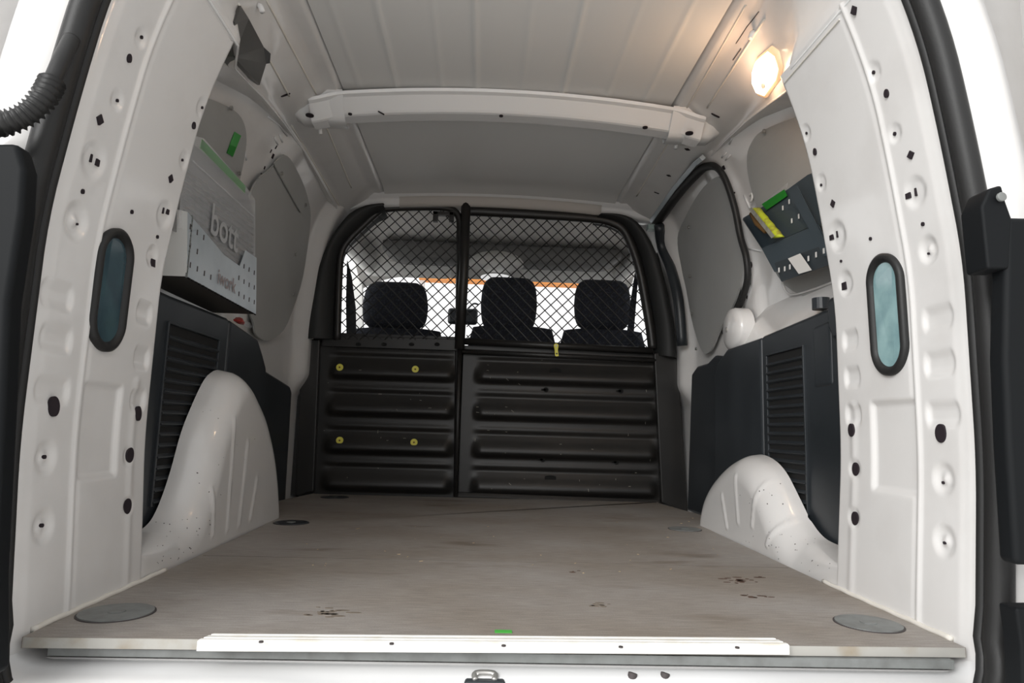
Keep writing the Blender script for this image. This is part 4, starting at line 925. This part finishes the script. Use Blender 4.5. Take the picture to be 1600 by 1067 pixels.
# seats
def seat(xc_, w_, hp, lab, zt, zhead, top_w):
    t = empty('cab_seat', (xc_, 3.15, .1), lab, 'seat', 'cab seats beyond the partition')
    rows = []
    for k in range(11):
        a = k/10; hw = top_w*(math.sin(math.pi*(.5-.5*a*.0))) ; z = .0+a*(zt)
        e = 1-.12*max(0, (a-.8)/.2)**2; yb = 3.12+.10*(1-a)*-.0
        rr = []
        for q in np.linspace(0, 2*math.pi, 33)[:-1]:
            cs, sn = math.cos(q), math.sin(q); f = (abs(cs)**3.2+abs(sn)**3.2)**(-1/3.2)
            rr.append((xc_+w_*e*f*cs, 3.17+.055*e*f*sn, z))
        rows.append(rr)
    last = rows[-1]
    for k in (.85, .5, .1): rows.append([(xc_+(x-xc_)*k*(1 if k > .8 else 1), 3.17+(y-3.17)*k, zt+(.018*(1-k*k))) for x, y, z in last])
    G().loft(rows, closed=True, caps=True).build('backrest', M['fabric'], t, smooth=True)
    rows = []
    hw, hz0, hz1, taper = hp
    for k in range(15):
        a = k/14; z = hz0+(hz1-hz0)*a; e = (1-abs(2*a-1)**4.5*.85)**.5; tw = 1-.06*abs(2*a-1)+taper*(a-.5)
        rr = []
        for q in np.linspace(0, 2*math.pi, 33)[:-1]:
            cs, sn = math.cos(q), math.sin(q); f = (abs(cs)**2.8+abs(sn)**2.8)**(-1/2.8)
            rr.append((zhead+hw*tw*(.55+.45*e)*f*cs, 3.16+.06*e*f*sn, z))
        rows.append(rr)
    G().loft(rows, closed=True, caps=True).build('headrest', M['fabric'], t, smooth=True)
    for d in (-.06, .06): G().tube([(zhead+d, 3.16, zt-.03), (zhead+d, 3.16, hz0+.03)], .007, 8).build('headrest_post', M['screw'], t, smooth=True)
    return t
Yh = 3.16
def Zp(a, b): return PY(a, b, Yh)
l0, l1 = Zp(567, 478)[0], Zp(669, 478)[0]
seat((Zp(545, 520)[0]+Zp(697, 520)[0])/2, (Zp(697, 525)[0]-Zp(545, 525)[0])/2, ((l1-l0)/2, Zp(618, 514)[2], Zp(618, 442)[2], -.06), 'left cab seat with wide rounded dark headrest', Zp(618, 516)[2], (l0+l1)/2, .2)
l0, l1 = Zp(751, 478)[0], Zp(839, 478)[0]
seat((Zp(730, 520)[0]+Zp(871, 520)[0])/2, (Zp(871, 525)[0]-Zp(730, 525)[0])/2, ((l1-l0)/2, Zp(795, 518)[2], Zp(795, 435)[2], .0), 'middle cab seat with tall square dark headrest right of the post', Zp(795, 513)[2], (l0+l1)/2, .2)
l0, l1 = Zp(897, 478)[0], Zp(985, 478)[0]
seat((Zp(874, 520)[0]+Zp(1010, 520)[0])/2, (Zp(1012, 525)[0]-Zp(874, 525)[0])/2, ((l1-l0)/2, Zp(940, 516)[2], Zp(940, 439)[2], .0), 'right cab seat with square dark headrest at the right edge', Zp(940, 518)[2], (l0+l1)/2, .2)
for pts in ([(545, 384), (560, 398), (566, 425), (568, 527), (550, 527), (547, 430)], [(962, 398), (986, 392), (990, 440), (984, 452), (972, 440)]):
    q = [PY(a, b, 3.8) for a, b in pts]; G().prism(q, (0, .03, 0)).build('door_frame_trim', M['visor'], cab, bevel=.006)
# mirror, belt
c = PY(723, 494, 4.0); mt = empty('rear_view_mirror', tuple(c), 'black interior mirror seen behind the tall partition post', 'mirror')
hw = (PY(747, 494, 4.0)[0]-PY(700, 494, 4.0)[0])/2
G().box((c[0]-hw, 3.99, c[2]-.05), (c[0]+hw, 4.03, c[2]+.05)).build('mirror_housing', M['plastic'], mt, bevel=.02)
G().tube(catmull([(c[0]+.02, 4.02, c[2]+.04), (c[0]+.06, 4.06, c[2]+.09), (c[0]+.09, 4.08, c[2]+.09)], 4), .006, 8).build('mirror_stem', M['plastic'], mt, smooth=True)
q = [PY(a, b, 3.0) for a, b in [(542, 405), (549, 432), (555, 480), (556, 528), (541, 528), (540, 470)]]
tag(G().prism(q, (0, .02, 0)).build('belt_pillar_trim', M['plastic'], None, bevel=.004), 'dark belt trim strip just inside the left edge of the mesh', 'trim')
q = [PY(a, b, 3.0) for a, b in [(993, 425), (998, 425), (990, 525), (980, 525), (986, 470)]]
tag(G().prism(q, (0, .015, 0)).build('seat_belt', M['fabric'], None), 'dark seat belt hanging at the right edge of the mesh', 'seat belt')

# ================================================================== REAR OPENING SEAL AND DOORS
path = []
for z in np.arange(1.28, .02, -.03): path.append((-1, prof(0, z)-0+(.0 if z < 1.0 else .0), z))
def ringpt(s, k):   # bottom corner
    pass
cp_ = []
for z in np.arange(1.28, .03, -.03): cp_.append(np.array([sx(-1, prof(0, z)+.006), .886+.03*z*0, z]))
for a in np.linspace(0, 90, 9): an = math.radians(a); cp_.append(np.array([sx(-1, .638)+.10*(1-math.cos(an)), .886-.03*math.sin(an), .02-.105*math.sin(an)]))
for x in np.linspace(-.45, .53, 12): cp_.append(np.array([x, .850+.02*(x+.45), -.087]))
for a in np.linspace(90, 0, 9): an = math.radians(a); cp_.append(np.array([sx(1, .638)-.10*(1-math.cos(an)), .908-.03*math.sin(an), .02-.105*math.sin(an)]))
for z in np.arange(.06, 1.29, .03): cp_.append(np.array([sx(1, prof(0, z)+.006), .908, z]))
rs_ = empty('door_seal', (XC, .88, -.08), 'thick black rubber seal running round the rear door opening', 'rubber seal')
o = G().tube([p+np.array([np.sign(p[0]-XC)*.004, -.006, 0]) for p in cp_], .0175, 14).build('hollow_bead', M['rubber'], rs_, smooth=True)
o = G().tube([p+np.array([-np.sign(p[0]-XC)*.004, .014, .0]) for p in cp_], .0085, 10).build('clip_lip', M['rubber'], rs_, smooth=True)
# body flange outside of the seal, then the open rear doors
def py2(a, b, y): p = PY(a, b, y); return (p[0], y, p[2])
for s in (-1, 1):
    dy = .0 if s < 0 else .02
    g = G(); g.loft([[(sx(s, prof(0, z)+.012), .885+dy, z), (sx(s, prof(0, z)+.03), .872+dy, z), (sx(s, prof(0, z)+.07), .862+dy, z), (sx(s, prof(0, z)+.09), .87+dy, z), (sx(s, prof(0, z)+.12), .95+dy, z), (sx(s, .87), 1.02+dy, z)] for z in np.arange(-.12, 1.33, .04)])
    g.build('outer_flange', M['paint'], WALL[s], smooth=True)
    side = 'left' if s < 0 else 'right'
    d = empty('rear_door', (sx(s, .76), .82, -.1), 'open %s rear door, white frame above and black liner below' % side, 'door', 'open rear doors')
    hz = .655 if s < 0 else .62
    # white shell with a pressed frame
    P = [(sx(s, .735), .80, -.15), (sx(s, .735), .80, .80), (sx(s, .70), .80, 1.0), (sx(s, .66), .80, 1.2), (sx(s, .9), .76, 1.36), (sx(s, 1.35), .62, 1.36), (sx(s, 1.35), .62, -.15)]
    G().prism(P, (0, .035, 0)).build('door_shell', M['paint'], d, bevel=.01)
    P = [(sx(s, .745), .79, .70), (sx(s, .72), .79, 1.0), (sx(s, .70), .79, 1.16), (sx(s, .78), .775, 1.22), (sx(s, .80), .77, .74)]
    G().prism(P, (0, .02, 0)).build('window_frame', M['bright'], d, bevel=.008)
    P = [(sx(s, .70), .785, -.15), (sx(s, .655), .785, .10), (sx(s, .655), .785, hz-.06), (sx(s, .665), .785, hz), (sx(s, .70), .785, hz), (sx(s, .712), .785, hz-.05), (sx(s, .9), .74, hz-.05), (sx(s, 1.3), .62, hz-.05), (sx(s, 1.3), .62, -.15)]
    P = [py2(a, b, .80) for a, b in ([(1574, 338), (1760, 342), (1760, 884), (1588, 884), (1576, 700), (1570, 560)] if s > 0 else [(-160, 225), (26, 222), (38, 262), (34, 330), (12, 470), (4, 640), (-10, 900), (-10, 1060), (-160, 1060)])]
    g = G(); g.prism(P, (0, .03, 0)); g.build('door_liner', M['liner'], d, bevel=.008)
G().prism([py2(a, b, .81) for a, b in [(1588, 950), (1760, 950), (1760, 1300), (1604, 1300), (1596, 1010)]], (0, .03, 0)).build('lower_liner', M['liner'], d, bevel=.004)
# hinge block at the right, bellows at the left
hb = empty('door_hinge_cover', (sx(1, .66), .86, .60), 'black hinge cover with round bolt beside the right door seal', 'hinge cover')
def py_(a, b, y): p = PY(a, b, y); return (p[0], y, p[2])
G().prism([py_(a, b, .80) for a, b in [(1534, 322), (1546, 294), (1566, 288), (1572, 312), (1582, 340), (1578, 420), (1544, 420)]], (0, .04, 0)).build('cover_body', M['liner'], hb, bevel=.004)
c = np.array(py_(1564, 308, .795)); P, v = disc(c, (0, -1, 0), .006, .003, 16); G().prism(P, v).build('cover_bolt', M['cap'], hb, bevel=.001)
pts = catmull([np.array(PY(a, b, y)) for a, b, y in [(112, 62, .87), (97, 92, .85), (84, 122, .84), (70, 150, .83), (45, 176, .825), (10, 192, .82), (-30, 195, .82), (-80, 190, .80)]], 12)
rr = []
for i, p in enumerate(pts): rr.append((.0165 if i % 3 == 0 else .0125) if i > 26 else .0105)
tag(G().tube(pts, rr, 14).build('wiring_bellows', M['rubber'], None, smooth=True), 'black ribbed wiring bellows running from left door jamb to door', 'bellows')

# ================================================================== OUTSIDE
tag(G().box((-30, -30, -.62), (30, 30, -.60)).build('ground', M['concrete'], None), 'pale concrete ground under the van, lightened to bounce light up', kind='structure')
cy_ = empty('outside_canopy', (.3, 12, -.6), 'orange edged canopy far in front, seen through the windscreen', 'canopy')
G().box((-1.25, 12, 2.98), (1.95, 12.3, 3.16)).build('fascia', M['orange'], cy_)
for x_ in (-1.2, 1.9): G().box((x_-.05, 12.1, -.6), (x_+.05, 12.2, 2.98)).build('post', M['ext'], cy_)
tag(G().box((1.2, 1.2, 2.2), (4, 1.35, 2.9)).build('garage_beam', M['beige'], None), 'beige boarded beam visible beyond the open right door', 'beam')
